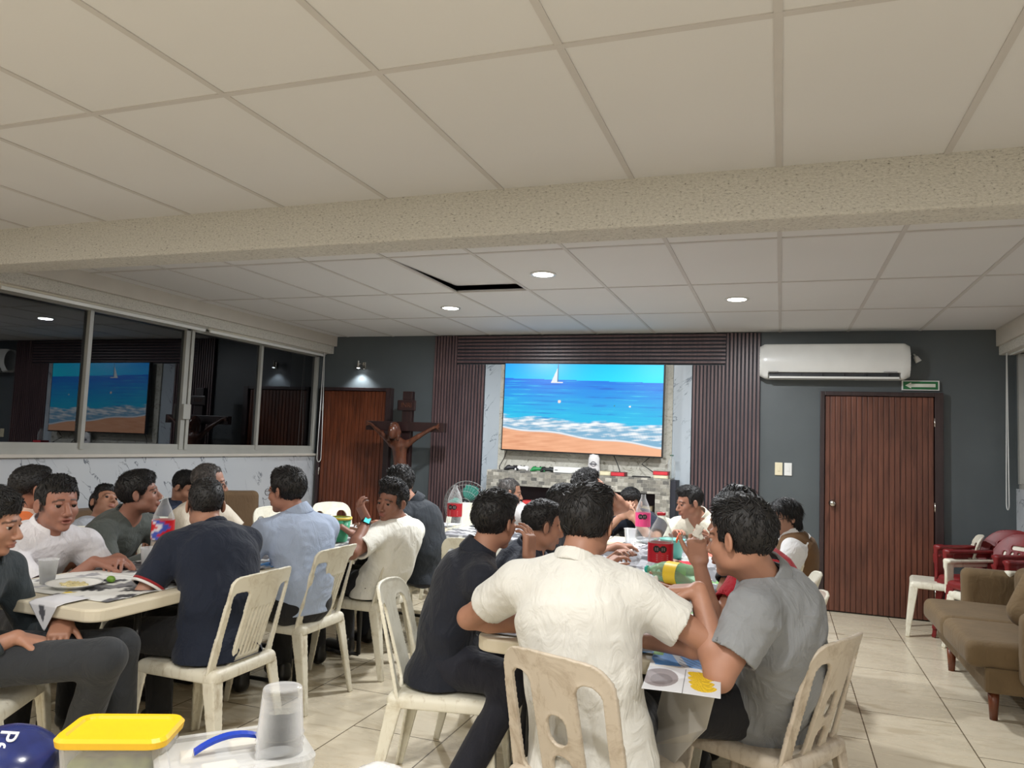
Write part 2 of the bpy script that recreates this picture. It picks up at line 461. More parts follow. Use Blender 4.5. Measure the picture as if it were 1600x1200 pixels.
# side walls: wainscot, window band, stepped cornice
def cornice(name, x0, sx):
    bm = bmesh.new()
    add_box(bm, min(x0, x0+sx*0.15), max(x0, x0+sx*0.15), 3.36, YB, 2.47, ZC)
    o = from_bm(name, bm, M_PAINTW); struct(o)
    return o
struct(box('wall_left', XL-0.2, XL, YF, YB, 0, 1.185, M_MARB_L))
struct(box('wall_left_header', XL-0.2, XL, YF, YB, 2.37, ZC+0.4, M_PAINTW))
struct(box('wall_left_front', XL-0.2, XL, YF, 3.45, 1.18, 2.4, M_PAINTW))
struct(box('trim_1', XL-0.01, XL+0.20, 3.36, YB, 2.475, ZC, M_PAINTW))
struct(box('trim_2', XL-0.01, XL+0.16, 3.36, YB, 2.385, 2.475, M_PLASTER, bev=0.006))
struct(box('trim_3', XL-0.02, XL+0.03, 3.45, YB, 1.178, 1.203, M_PAINTW, bev=0.004))
M_MAUVE = var_mat('mauve_paint', srgb(96, 76, 74), 0.6)
struct(box('wall_left_pilaster', XL, XL+0.05, 3.46, 3.64, 1.203, 2.375, M_MAUVE))

# window glass: faintly mirrored dark pane, night outside
def pane_mat():
    m = bpy.data.materials.new('night_glass'); m.use_nodes = True; nt = NT(m); nt.n.clear()
    out = nt.add('ShaderNodeOutputMaterial'); tr = nt.add('ShaderNodeBsdfTransparent'); tr.inputs[0].default_value = (0.35, 0.37, 0.4, 1)
    g = nt.add('ShaderNodeBsdfGlossy'); g.inputs['Roughness'].default_value = 0.0; g.inputs['Color'].default_value = (0.92, 0.95, 1, 1)
    fr = nt.add('ShaderNodeFresnel'); fr.inputs[0].default_value = 2.0
    mx = nt.add('ShaderNodeMixShader'); nt.link(fr.outputs[0], mx.inputs[0]); nt.link(tr.outputs[0], mx.inputs[1]); nt.link(g.outputs[0], mx.inputs[2])
    nt.link(mx.outputs[0], out.inputs[0]); return m
M_PANE = pane_mat()
def pane(parent, x, y0, y1, z0, z1):
    return mkobj('pane', [(x, y0, z0), (x, y1, z0), (x, y1, z1), (x, y0, z1)], [(0, 1, 2, 3)], M_PANE, parent)
wl = box('window_1', XL-0.07, XL-0.005, 3.45, 7.60, 1.203, 1.245, M_ALU); struct(wl)
bm = bmesh.new()
for (y, w_, x0, x1) in ((3.47, .05, -.06, 0), (4.455, .035, -.05, 0.005), (5.50, .05, -.06, 0), (5.555, .035, -.05, 0.006), (6.56, .035, -.05, 0.0), (7.575, .05, -.06, 0)):
    add_box(bm, XL+x0, XL+x1, y-w_/2, y+w_/2, 1.24, 2.36, 0.003)
add_box(bm, XL-0.06, XL, 3.45, 7.60, 2.34, 2.385)
from_bm('window_frame', bm, M_ALU, wl)
box('window_rail', XL-0.045, XL-0.012, 3.5, 7.55, 1.245, 1.29, M_ALU, wl)
box('window_latch', XL, XL+0.03, 5.47, 5.56, 1.52, 1.66, M_ALU, wl, 0.006)
for (a, b) in ((3.49, 4.45), (4.46, 5.49), (5.56, 6.55), (6.57, 7.56)): pane(wl, XL-0.03, a, b, 1.27, 2.36)
struct(box('wall_left_end', XL-0.2, XL+0.002, 7.60, YB, 1.18, 2.4, M_SLATE))

struct(box('wall_right', XR, XR+0.2, YF, YB, 0, 1.2, M_MARB_L))
struct(box('wall_right_front', XR, XR+0.2, YF, 3.9, 1.2, 2.4, M_PAINTW))
struct(box('wall_right_header', XR, XR+0.2, YF, YB, 2.37, ZC+0.4, M_PAINTW))
struct(box('trim_4', XR-0.14, XR+0.01, 3.36, YB, 2.44, ZC, M_PAINTW))
struct(box('trim_5', XR-0.12, XR+0.01, 3.36, YB, 2.36, 2.44, M_PLASTER, bev=0.006))
wr = box('window_2', XR+0.005, XR+0.06, 3.9, 7.58, 1.2, 1.25, M_ALU); struct(wr)
bm = bmesh.new()
for y in (3.92, 5.1, 6.4, 7.33, 7.55): add_box(bm, XR-0.005, XR+0.05, y-0.025, y+0.025, 1.24, 2.36, 0.003)
from_bm('window_frame', bm, M_ALU, wr)
for (a, b) in ((3.94, 5.09), (5.1, 6.39), (6.41, 7.33), (7.34, 7.54)): pane(wr, XR+0.03, a, b, 1.24, 2.36)
struct(box('wall_right_end', XR-0.001, XR+0.2, 7.58, YB, 1.2, 2.4, M_SLATE))
M_NIGHT = var_mat('dark_outside', srgb(16, 18, 24), 0.9)
struct(box('wall_left_outside', XL-1.3, XL-1.2, 2.5, 9.0, 0, 3.2, M_NIGHT))
struct(box('wall_right_outside', XR+1.2, XR+1.3, 2.5, 9.0, 0, 3.2, M_NIGHT))

# roller blinds rolled up, with their cord loops
M_BLIND = var_mat('blind_fabric', srgb(214, 212, 202), 0.6, 0.03)
def blind(x, sx, y0, y1, z, label, cord=None):
    t = thing('roller_blind', label, 'blind', (x, y0, z))
    V, Fc = tube_geo([(0, 0, 0), (0, y1-y0, 0)], 0.030, 20)
    mkobj('roll', [tuple(q) for q in V], Fc, M_BLIND, t, True)
    box('bottom_bar', sx*-0.004 if sx < 0 else -0.004, 0.016, 0.02, y1-y0-0.02, -0.055, -0.028, M_WHITEP, t, 0.004)
    if cord:
        yy, lo = cord
        pts = [(0.03*sx, yy-y0, 0.0), (0.03*sx, yy-y0-0.02, lo-z+0.15)]
        for k in range(9):
            a = PI*k/8; pts.append((0.03*sx, yy-y0-0.02+0.04*(1-math.cos(a)), lo-z+0.05-0.05*math.sin(a)))
        pts.append((0.03*sx, yy-y0+0.055, lo-z+0.3)); pts.append((0.03*sx, yy-y0+0.01, 0.0))
        tube('cord', pts, 0.0045, M_WHITEP, t, 6)
    return t
blind(XL+0.075, 1, 3.62, 5.63, 2.40, 'rolled cream roller blind over the left pair of window panes')
blind(XL+0.075, 1, 5.65, 7.60, 2.40, 'rolled cream roller blind over the window panes nearest the back wall, with hanging cord loop', (7.53, 1.11))
blind(XR-0.07, -1, 4.6, 7.56, 2.40, 'rolled cream roller blind on the right-hand wall with long cord loop', (7.48, 1.02))

# ---- doors
def wood_mat(name, col, dark, streak=1.0):
    m, nt, p = base_mat(name, col, 0.35)
    n1 = noise(nt, objco(nt, (9, 9, 0.7)), 3.2, 6, 0.65, 0.6)
    n2 = noise(nt, objco(nt, (1.3, 1, 0.9)), 2.2, 2)
    c = ramp(nt, n1, [(0.28, dark), (0.55, col), (0.8, tuple(min(1, q*1.35) for q in col[:3])+(1,))])
    nt.link(mix(nt, 1.0, c, ramp(nt, n2, [(0.3, (0.75, 0.72, 0.72, 1)), (0.7, (1.1, 1.05, 1, 1))]), 'MULTIPLY'), p.inputs['Base Color'])
    bump(nt, p, n1, 0.12, 0.004)
    return m
M_DOOR = wood_mat('red_brown_door', srgb(112, 70, 56), srgb(78, 46, 38))
M_DOOR2 = wood_mat('left_door_wood', srgb(116, 62, 38), srgb(74, 38, 24))
M_FRAME = wood_mat('dark_door_frame', srgb(58, 44, 46), srgb(40, 30, 32))
def door(name, x0, x1, z1, matl, pitch, knob_x, hx):
    bm = bmesh.new()
    n = int(round((x1-x0)/pitch)); pw = (x1-x0)/n
    for i in range(n): add_box(bm, x0+i*pw+0.003, x0+(i+1)*pw-0.003, YB-0.045, YB-0.005, 0.012, z1, 0.004)
    add_box(bm, x0+0.002, x1-0.002, YB-0.035, YB-0.004, 0.012, z1)
    d = from_bm(name, bm, matl); struct(d)
    bm = bmesh.new(); f = 0.042
    add_box(bm, x0-f, x0-0.004, YB-0.07, YB, 0, z1+f, 0.004); add_box(bm, x1+0.004, x1+f+0.03, YB-0.07, YB, 0, z1+f, 0.004)
    add_box(bm, x0-0.004, x1+0.004, YB-0.068, YB, z1+0.004, z1+f, 0.004)
    from_bm('door_frame', bm, M_FRAME, d)
    if knob_x is not None:
        Mx = Matrix.Translation((knob_x, YB-0.045, 0.985)) @ Matrix.Rotation(PI/2, 4, 'X')
        lathe('door_knob', [(0.032, 0), (0.032, 0.006), (0.012, 0.010), (0.011, 0.030), (0.024, 0.038), (0.029, 0.052), (0.022, 0.066), (0.001, 0.070)], M_CHROME, d, 20, M=Mx)
    for z in (0.25, 1.0, 1.75):
        tube('hinge', [(hx, YB-0.062, z-0.04), (hx, YB-0.062, z+0.04)], 0.008, M_CHROME, d, 8)
    return d
door('door_1', 0.385, 1.285, 1.975, M_DOOR, 0.046, 0.452, 1.29)
door('door_2', -5.08, -4.25, 1.945, M_DOOR2, 0.05, None, -5.085)

# ---- wooden slat panels around the television
M_SLAT = wood_mat('slat_wood', srgb(104, 84, 86), srgb(80, 64, 68))
M_SLATB = var_mat('slat_backing', srgb(40, 42, 52), 0.6)
def slats(name, x0, x1, z0, z1, horiz):
    b = box(name, x0, x1, YB-0.02, YB-0.001, z0, z1, M_SLATB); struct(b)
    bm = bmesh.new(); pit = 0.0355
    if horiz:
        n = int((z1-z0)/pit)
        for i in range(n): zc = z0+(i+0.5)*(z1-z0)/n; add_box(bm, x0, x1, YB-0.042, YB-0.02, zc-0.0105, zc+0.0105, 0.002)
    else:
        n = int(round((x1-x0)/pit))
        for i in range(n): xc = x0+(i+0.5)*(x1-x0)/n; add_box(bm, xc-0.0105, xc+0.0105, YB-0.042, YB-0.02, z0, z1, 0.002)
    from_bm('slats', bm, M_SLAT, b); return b
slats('trim_6', -3.676, -3.393, 0.02, ZC-0.01, False)
slats('trim_7', -3.393, -3.056, 0.02, 2.262, False)
slats('trim_8', -0.835, -0.52, 0.02, 2.262, False)
slats('trim_9', -0.52, -0.192, 0.02, ZC-0.01, False)
slats('trim_10', -3.393, -0.52, 2.272, ZC-0.01, True)
struct(box('wall_back_marble', -3.05, -0.84, YB-0.03, YB-0.001, 0.02, 2.262, M_MARB_B))
M_STONE, nt, p = base_mat('cream_stone', srgb(196, 192, 178), 0.7)
n1 = noise(nt, objco(nt, (1, 1, 1.4), rot=(0, 0.5, 0)), 11, 6, 0.75, 1.8)
nt.link(ramp(nt, n1, [(0.34, srgb(120, 116, 100)), (0.42, srgb(186, 184, 172)), (0.62, srgb(206, 204, 194)), (0.72, srgb(178, 170, 150))]), p.inputs['Base Color'])
bump(nt, p, n1, 0.5, 0.01)
struct(box('wall_back_stone', -2.86, -1.02, YB-0.055, YB-0.03, 1.0, 2.262, M_STONE, bev=0.004))

# ---- mosaic shelf unit
M_MOS, nt, p = base_mat('mosaic_tiles', srgb(150, 148, 140), 0.4)
v = objco(nt, (1, 1, 1), rot=(PI/2, 0, 0))
br = nt.add('ShaderNodeTexBrick'); br.offset = 0.35; br.squash = 1.0
br.inputs['Scale'].default_value = 1; br.inputs['Brick Width'].default_value = 0.062; br.inputs['Row Height'].default_value = 0.036; br.inputs['Mortar Size'].default_value = 0.0016
br.inputs['Color1'].default_value = (0, 0, 0, 1); br.inputs['Color2'].default_value = (1, 1, 1, 1); br.inputs['Mortar'].default_value = (0.75, 0.75, 0.75, 1)
nt.link(v, br.inputs['Vector'])
c = ramp(nt, br.outputs['Color'], [(0.0, srgb(92, 92, 92)), (0.3, srgb(160, 156, 146)), (0.6, srgb(128, 126, 120)), (1.0, srgb(204, 200, 190))])
n1 = noise(nt, objco(nt), 60, 4)
nt.link(mix(nt, 1.0, c, ramp(nt, n1, [(0.3, (0.75, 0.75, 0.75, 1)), (0.65, (1.05, 1.05, 1.02, 1))]), 'MULTIPLY'), p.inputs['Base Color'])
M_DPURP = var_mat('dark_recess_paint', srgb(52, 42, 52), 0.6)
def shelf_unit():
    t = thing('mosaic_shelf_unit', 'long grey mosaic-tiled shelf unit under the television with two open niches', 'shelf', (-1.93, 7.48, 0))
    X0, X1, y0, y1 = -0.94, 0.94, -0.16, 0.139
    bm = bmesh.new()
    add_box(bm, X0, X1, y0, y1, 0.985, 1.135, 0.003)
    add_box(bm, X0, X0+0.13, y0+0.001, y1, 0.0, 0.984); add_box(bm, X1-0.14, X1, y0+0.001, y1, 0.0, 0.984)
    add_box(bm, -0.05, 0.10, y0+0.001, y1, 0.0, 0.984)
    add_box(bm, X0+0.13, X1-0.14, y0+0.002, y1, 0.60, 0.80); add_box(bm, X0+0.13, X1-0.14, y0+0.03, y1, 0.0, 0.60)
    from_bm('carcass', bm, M_MOS, t)
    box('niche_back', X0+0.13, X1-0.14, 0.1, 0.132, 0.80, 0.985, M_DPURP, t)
    box('side_panel', X1, X1+0.05, y0+0.02, y1, 0, 1.12, M_SLATB, t)
    return t
shelf_unit()

# ---- television with a beach picture
def tv():
    W, H = 1.668, 0.905; nx, nz = 300, 164
    t = thing('television', 'large wall-mounted television showing a beach with a white sailboat', 'television', (-1.935, 7.50, 1.80))
    X, Z = np.meshgrid(np.linspace(0, 1, nx), np.linspace(0, 1, nz)); u = X; vv = 1-Z   # vv: 0 at the top
    r = np.random.RandomState(3)
    def fbm(x, y, o=4, s=0):
        a = np.zeros_like(x); q = np.random.RandomState(s)
        for i in range(o):
            f = 2.0**i
            for _ in range(3):
                an = q.rand()*6.28; a += np.sin((x*math.cos(an)+y*math.sin(an))*f*6.0+q.rand()*6.28+1.5*np.sin(x*f*2+y*f*3+q.rand()*6))/f/3
        return a
    lin = lambda c: np.array(srgb(*c)[:3])
    col = np.zeros(u.shape+(3,))
    def lerp(a, b, f): f = np.clip(f, 0, 1)[..., None]; return a*(1-f)+b*f
    sky = lerp(lin((0, 160, 255)), lin((0, 222, 255)), u*0.8+vv*1.5)
    wave = fbm(u*2.2, vv*22, 4, 5)
    sea = lerp(lin((0, 112, 225)), lin((10, 180, 225)), (vv-0.17)*2.3+0.15*wave)
    sea = lerp(sea, lin((60, 205, 235)), (wave-0.65)*1.6)
    sea = lerp(sea, lin((0, 84, 190)), (-wave-0.6)*1.2)
    hor = 0.17+0.03*u
    col = np.where((vv < hor)[..., None], sky, sea)
    foam = 0.60+0.07*u+0.015*np.sin(u*17+fbm(u*2, vv*2, 3, 9))
    sand = 0.745+0.16*u+0.012*np.sin(u*14)
    fm = fbm(u*7, vv*18, 5, 11)
    fz = lerp(lin((120, 170, 200)), lin((235, 238, 240)), 0.45+0.75*fm-1.2*np.abs((vv-foam-0.05)/(sand-foam))+0.2)
    inz = np.clip((vv-foam)/0.03+0.5*fm, 0, 1)
    col = lerp(col, fz, inz)
    sd = lerp(lin((236, 176, 138)), lin((210, 142, 104)), (0.5+0.5*fbm(u*5, vv*30, 4, 21))*(1-u)*0.9)
    col = lerp(col, sd, (vv-sand)/0.006)
    edge = np.exp(-((vv-sand+0.006)/0.008)**2); col = lerp(col, lin((245, 245, 245)), edge*0.9)
    # sailboat, buoys
    sx, sy = 0.338, 0.205
    inside = (vv < sy) & (vv > 0.04) & (u > sx-0.018-0.0*vv+(sy-vv)*0.24-0.012) & (u < sx+0.016)
    inside &= (u > sx-0.03+(sy-vv)*0.22)
    col[inside] = lin((215, 225, 232))
    mast = (vv < sy) & (vv > 0.0) & (np.abs(u-(sx+0.012+(sy-vv)*0.0)) < 0.0022); col[mast] = lin((60, 110, 150))
    hull = (np.abs(vv-sy-0.006) < 0.008) & (u > sx-0.032) & (u < sx+0.045); col[hull] = lin((225, 225, 225))
    for bx, by, br_, cc in ((0.365, 0.43, 0.010, (235, 215, 205)), (0.805, 0.465, 0.006, (230, 235, 225)), (0.71, 0.462, 0.004, (60, 120, 110))):
        col[((u-bx)**2+((vv-by)*H/W)**2) < br_**2] = lin(cc)
    V = np.stack([(u-0.5)*W, np.full_like(u, -0.024), (Z-0.5)*H], -1).reshape(-1, 3)
    idx = np.arange(nx*nz).reshape(nz, nx)
    Fq = np.stack([idx[:-1, :-1], idx[:-1, 1:], idx[1:, 1:], idx[1:, :-1]], -1).reshape(-1, 4)
    cols = np.concatenate([col.reshape(-1, 3), np.ones((nx*nz, 1))], 1)
    mkobj('screen', V, Fq, attr_mat('screen_glow', 0.3, 0.92), t, cols=cols)
    box('bezel', -W/2-0.012, W/2+0.012, -0.022, 0.03, -H/2-0.014, H/2+0.012, M_BLACK, t, 0.004)
    box('wall_mount', -0.3, 0.3, 0.03, 0.094, -0.2, 0.2, M_BLACK, t)
    t.rotation_euler = (0, math.radians(0.35), 0)
tv()

# ---- air conditioner
def aircon():
    t = thing('air_conditioner', 'white split air conditioner mounted high on the slate wall above the door', 'air conditioner', (0.44, 7.65, 2.10))
    g = SDF((-0.63, -0.23, 0), (0.63, 0.0, 0.37), 0.006)
    g.box((0, -0.09, 0.19), (0.61, 0.09, 0.165), rd=0.035)
    g.limb((-0.575, -0.12, 0.19), (0.575, -0.12, 0.19), 0.155, 0.155, 0.03, flat=((0, 1, 0), 0.6))
    g.half((0, 0, 0.35), (0, 0, 1)); g.half((0, -0.001, 0), (0, 1, 0))
    g.box((0, -0.19, 0.052), (0.56, 0.06, 0.030), rd=0.005, mode='sub')
    g.obj('housing', M_WHITEP, t)
    box('air_flap', -0.55, 0.55, -0.196, -0.178, 0.024, 0.044, M_WHITEP, t, 0.004)
    M_DG = var_mat('dark_grille', srgb(46, 48, 52), 0.5)
    bm = bmesh.new(); add_box(bm, -0.55, 0.55, -0.16, -0.135, 0.024, 0.08)
    for i in range(6):
        x = -0.46+i*0.184; add_box(bm, x-0.004, x+0.004, -0.182, -0.14, 0.045, 0.076)
    from_bm('grille', bm, M_DG, t)
    box('nameplate', -0.56, -0.47, -0.2155, -0.208, 0.083, 0.087, var_mat('grey_print', srgb(120, 120, 122), 0.5), t)
    box('nameplate', 0.42, 0.53, -0.2155, -0.208, 0.083, 0.088, MATS['grey_print'], t)
aircon()
# green exit arrow sign
def exit_sign():
    t = thing('exit_sign', 'green and white sign with an arrow pointing left, on top of the door frame', 'sign', (1.18, 7.63, 2.083))
    box('border', -0.152, 0.152, -0.012, 0.018, -0.045, 0.045, M_WHITEP, t, 0.003)
    box('plate', -0.14, 0.14, -0.0135, -0.011, -0.036, 0.036, var_mat('sign_green', srgb(30, 110, 62), 0.4), t)
    a = [(-0.125, 0), (-0.075, 0.028), (-0.075, 0.015), (0.12, 0.015), (0.12, -0.015), (-0.075, -0.015), (-0.075, -0.028)]
    mkobj('arrow', [(x, -0.0145, z) for x, z in a], [tuple(range(7))], var_mat('arrow_white', srgb(226, 228, 216), 0.5), t)
exit_sign()
M_CREAMP = var_mat('cream_plastic', srgb(232, 222, 190), 0.35, 0.02)
for x, lab in ((-0.018, 'cream light switch plate, the left of the pair beside the door'), (0.066, 'white light switch plate, the right of the pair beside the door')):
    t = thing('light_switch', lab, 'switch', (x, 7.645, 1.275), group='light switches by the door')
    box('plate', -0.034, 0.034, -0.008, 0.004, -0.06, 0.06, M_CREAMP if x < 0 else M_WHITEP, t, 0.003)
    box('rocker', -0.012, 0.012, -0.012, -0.007, -0.022, 0.022, M_CREAMP if x < 0 else M_WHITEP, t, 0.002)
# emergency light head beside the air conditioner
t = thing('emergency_lamp', 'small unlit white spotlight on a bracket right of the air conditioner', 'lamp', (1.13, 7.645, 2.33))
tube('bracket', [(0, 0.0, 0.04), (0, -0.04, 0.03), (0.01, -0.06, 0.0)], 0.008, M_WHITEP, t)
lathe('head', [(0.012, 0.03), (0.020, 0.02), (0.028, -0.03), (0.022, -0.032), (0.001, -0.03)], M_WHITEP, t, 16, M=Matrix.Translation((0.015, -0.07, -0.01)) @ Matrix.Rotation(-0.5, 4, 'Y'))
# wall lamp over the left door
def wall_lamp():
    t = thing('wall_lamp', 'small chrome wall lamp shining down above the left door', 'lamp', (-4.615, 7.645, 2.235))
    box('wall_plate', 0.015, 0.055, -0.012, 0.004, -0.03, 0.05, M_CHROME, t, 0.003)
    tube('arm', [(0.035, -0.01, 0.02), (0.01, -0.05, 0.03), (0.0, -0.075, 0.02)], 0.006, M_CHROME, t)
    lathe('shade', [(0.011, 0.06), (0.013, 0.02), (0.016, 0.0), (0.026, -0.025)], M_CHROME, t, 20, cap=False, M=Matrix.Translation((0, -0.08, 0)))
    em, nt, p = base_mat('lamp_bulb', (1, 1, 1, 1)); p.inputs['Emission Color'].default_value = (0.95, 0.98, 1, 1); p.inputs['Emission Strength'].default_value = 25
    lathe('bulb', [(0.001, -0.028), (0.018, -0.024), (0.022, -0.018), (0.012, -0.005)], em, t, 16, M=Matrix.Translation((0, -0.08, 0)))
    L = bpy.data.lights.new('wall_lamp_light', 'SPOT'); L.energy = 14; L.spot_size = math.radians(120); L.spot_blend = 0.7; L.shadow_soft_size = 0.02; L.color = (0.93, 0.97, 1)
    lo = bpy.data.objects.new('wall_lamp_light', L); C.objects.link(lo); lo.parent = t; lo.location = (0, -0.08, -0.04)
wall_lamp()

# ---- recessed ceiling lamps
em, nt, p = base_mat('downlight_glow', (1, 1, 1, 1)); p.inputs['Emission Color'].default_value = (1, 0.95, 0.86, 1); p.inputs['Emission Strength'].default_value = 14
FL = ['recessed ceiling lamp just before the beam, on the right table side', 'recessed ceiling lamp before the beam above the serving table side', 'recessed ceiling lamp before the beam nearest the window wall', 'recessed ceiling lamp behind the viewer nearest the right wall', 'recessed ceiling lamp behind the viewer in the middle', 'recessed ceiling lamp behind the viewer nearest the window wall']
LAB = {0: 'middle recessed ceiling lamp, nearest the beam', 1: 'right-hand recessed ceiling lamp near the air conditioner', 2: 'left recessed ceiling lamp, beyond the lifted ceiling tile'}
for i, (x, y, wt) in enumerate(LAMPS):
    t = thing('ceiling_lamp', LAB.get(i, FL[i-3]), 'ceiling lamp', (x, y, ZC), group='recessed ceiling lamps' if i < 3 else 'recessed ceiling lamps at the front')
    lathe('ring', [(0.070, 0.0), (0.088, -0.001), (0.090, -0.006), (0.084, -0.010), (0.070, -0.007)], M_WHITEP, t, 32, cap=False)
    lathe('diffuser', [(0.001, -0.006), (0.070, -0.006)], em, t, 32, cap=False)
    L = bpy.data.lights.new('lamp_light', 'AREA'); L.shape = 'DISK'; L.size = 0.14; L.energy = wt; L.color = (1.0, 0.985, 0.965) if i >= 3 else (0.95, 0.975, 1.0)
    lo = bpy.data.objects.new('lamp_light', L); C.objects.link(lo); lo.parent = t; lo.location = (0, 0, -0.012)

# ================================================================== FURNITURE
def L_leg(g, top, bot, sx, sy, w0, w1, k=0.012):
    """angle-section leg: two thin flanges meeting at the outer corner"""
    th = 0.007
    a = np.array(top, float); b = np.array(bot, float)
    def fn(x, y, z):
        t = np.clip((z-b[2])/(a[2]-b[2]), -0.02, 1.02)
        cx = b[0]+t*(a[0]-b[0]); cy = b[1]+t*(a[1]-b[1]); w = w1+t*(w0-w1)
        u = (x-cx)*(-sx); v_ = (y-cy)*(-sy)           # grow inwards from the outer corner
        zz = np.maximum(b[2]-z, z-a[2])
        f1 = np.maximum(np.maximum(-u, u-w), np.maximum(-v_, v_-2*th)); f2 = np.maximum(np.maximum(-v_, v_-w), np.maximum(-u, u-2*th))
        return np.maximum(np.minimum(f1, f2), zz)
    m = np.minimum(a, b)-0.08; M_ = np.maximum(a, b)+0.08
    g.op(fn, (m[0], m[1], b[2]), (M_[0], M_[1], a[2]), k)
def back_surface(g, holes, w0, w1, z0, z1, lean, curv, x0, th=0.006, rtop=0.07, arch=0.02):
    def fn(x, y, z):
        t = (z-z0)/(z1-z0)
        X = x0-(z-z0)*lean-curv*(1-(y/w0)**2)*np.clip(0.3+0.7*t, 0, 1)
        w = w0+np.clip(t, 0, 1)*(w1-w0)
        zt = z1+arch*(1-(y/w1)**2)
        q0 = np.abs(y)-w+rtop; q1 = z-zt+rtop
        d2 = np.sqrt(np.maximum(q0, 0)**2+np.maximum(q1, 0)**2)+np.minimum(np.maximum(q0, q1), 0)-rtop
        d2 = np.maximum(d2, z0-z)
        for (kind, cy, cz, hy, hz, rd, sl) in holes:
            yy = np.abs(np.abs(y)-cy) if kind == 'pair' else np.abs(y-cy)
            if kind == 'pair': yy = np.abs(np.abs(y)-cy-sl*(z-cz))
            e0 = yy-hy+rd; e1 = np.abs(z-cz)-hz+rd
            hd = np.sqrt(np.maximum(e0, 0)**2+np.maximum(e1, 0)**2)+np.minimum(np.maximum(e0, e1), 0)-rd
            d2 = np.maximum(d2, -hd)
        rim = np.clip(1-np.abs(d2)/0.012, 0, 1)*0.003
        dx = np.abs(x-X)-th-rim
        return np.maximum(dx*0.95, d2)
    g.op(fn, (-0.42, -w0-0.01, z0-0.01), (x0+0.04, w0+0.01, z1+arch+0.02), 0.0)
def chair_proto(name, mat, style, label, h=0.0045):
    t = thing(name, label, 'chair')
    g = SDF((-0.24, -0.24, 0.34), (0.24, 0.24, 0.46), h)
    g.box((0, 0, 0.405), (0.215, 0.21, 0.035), rd=0.03)
    g.box((0, 0, 0.392), (0.203, 0.198, 0.028), rd=0.02, mode='sub')
    g.half((0, 0, 0.387), (0, 0, -1))
    g.ell((0.02, 0, 0.60), (0.30, 0.26, 0.166), k=0.0, mode='sub')
    g.box((0, 0, 0.424), (0.20, 0.195, 0.006), rd=0.003)
    g.obj('seat', mat, t)
    g = SDF((-0.42, -0.22, 0.40), (-0.12, 0.22, 0.88), h)
    if style == 'slot':
        holes = [('pair', 0.133, 0.60, 0.040, 0.160, 0.02, 0.03)]
        for i in range(6): holes.append(('one', (i-2.5)*0.0245, 0.575, 0.0060, 0.105, 0.005, 0))
    elif style == 'oval':
        holes = [('pair', 0.118, 0.595, 0.040, 0.165, 0.04, 0.0), ('one', 0, 0.60, 0.033, 0.047, 0.032, 0), ('one', 0, 0.47, 0.033, 0.05, 0.03, 0)]
    else:
        holes = [('pair', 0.11, 0.60, 0.045, 0.16, 0.045, 0.0)]
    back_surface(g, holes, 0.208, 0.195, 0.415, 0.825 if style == 'slot' else 0.815, 0.235, 0.045, -0.165, rtop=0.035 if style == 'slot' else 0.07, arch=0.012 if style == 'slot' else 0.02)
    g.obj('backrest', mat, t)
    for sx in (1, -1):
        for sy in (1, -1):
            if sx > 0: top = (0.212, 0.208*sy, 0.405); bot = (0.245, 0.222*sy, 0)
            else: top = (-0.207, 0.208*sy, 0.405); bot = (-0.275, 0.228*sy, 0)
            lo = (min(top[0], bot[0])-0.07, min(top[1], bot[1])-0.07, 0); hi = (max(top[0], bot[0])+0.07, max(top[1], bot[1])+0.07, 0.42)
            g = SDF(lo, hi, h); L_leg(g, top, bot, sx, sy, 0.062, 0.030); g.obj('leg', mat, t)
    return t
SLOTC = 'ivory plastic chair with a slotted back'
c_slot = chair_proto('plastic_chair', M_CHAIR, 'slot', 'ivory slotted-back plastic chair under the person in the navy polo shirt')
c_oval = chair_proto('plastic_chair', M_CHAIR_D, 'oval', 'dirty cream plastic chair in the foreground under the person in the white band-collar shirt')
c_arch = chair_proto('plastic_chair', M_CHAIR_W, 'arch', 'white plastic chair with open arched back standing empty beside the right door')
c_slot.location = (-2.39, 2.80, 0); c_slot.rotation_euler = (0, 0, PI)
c_slot['group'] = 'plastic chairs'; c_oval['group'] = 'plastic chairs'; c_arch['group'] = 'plastic chairs'
R = math.radians
c_oval.location = (-0.53, 2.42, 0); c_oval.rotation_euler = (0, 0, R(72))
c_arch.location = (1.23, 7.08, 0); c_arch.rotation_euler = (0, 0, R(172))
def ch(src, x, y, deg, label): return dup(src, (x, y, 0), R(deg), label, 'plastic chairs')
ch(c_slot, -2.53, 3.60, 180, 'ivory slotted-back plastic chair under the person in the light blue shirt')
ch(c_slot, -2.46, 4.25, 181, 'ivory slotted-back plastic chair under the person in the white T-shirt with a smartwatch')
ch(c_slot, -2.57, 4.87, 180, 'ivory slotted-back plastic chair under the charcoal-shirted person behind the smartwatch wearer')
ch(c_slot, -2.82, 2.02, 28, 'ivory plastic chair at the left edge under the person in the dark charcoal jacket')
ch(c_arch, -1.27, 2.93, 12, 'ivory plastic chair under the dark-shirted person left of the right-hand table')
ch(c_oval, -0.05, 2.93, 153, 'dirty cream plastic chair in the foreground under the person in the grey polo shirt')
ch(c_arch, -0.11, 3.60, 180, 'white plastic chair behind the person in the grey polo, under the person in red')
ch(c_arch, -0.11, 4.17, 180, 'white plastic chair under the person with long dark hair seen from behind')
ch(c_arch, -0.12, 5.10, 180, 'white plastic chair under the person with glasses and a brown vest')
ch(c_arch, -1.30, 3.65, 5, 'plastic chair under the person with faded short hair in a dark patterned shirt')
ch(c_arch, -1.32, 4.28, 0, 'plastic chair mostly hidden behind the heads on the left of the right-hand table')
ch(c_arch, -1.32, 5.25, 0, 'plastic chair under the person in the cream T-shirt with one arm raised')
ch(c_arch, -1.05, 6.42, -90, 'white plastic chair under the navy T-shirted person covering the face')
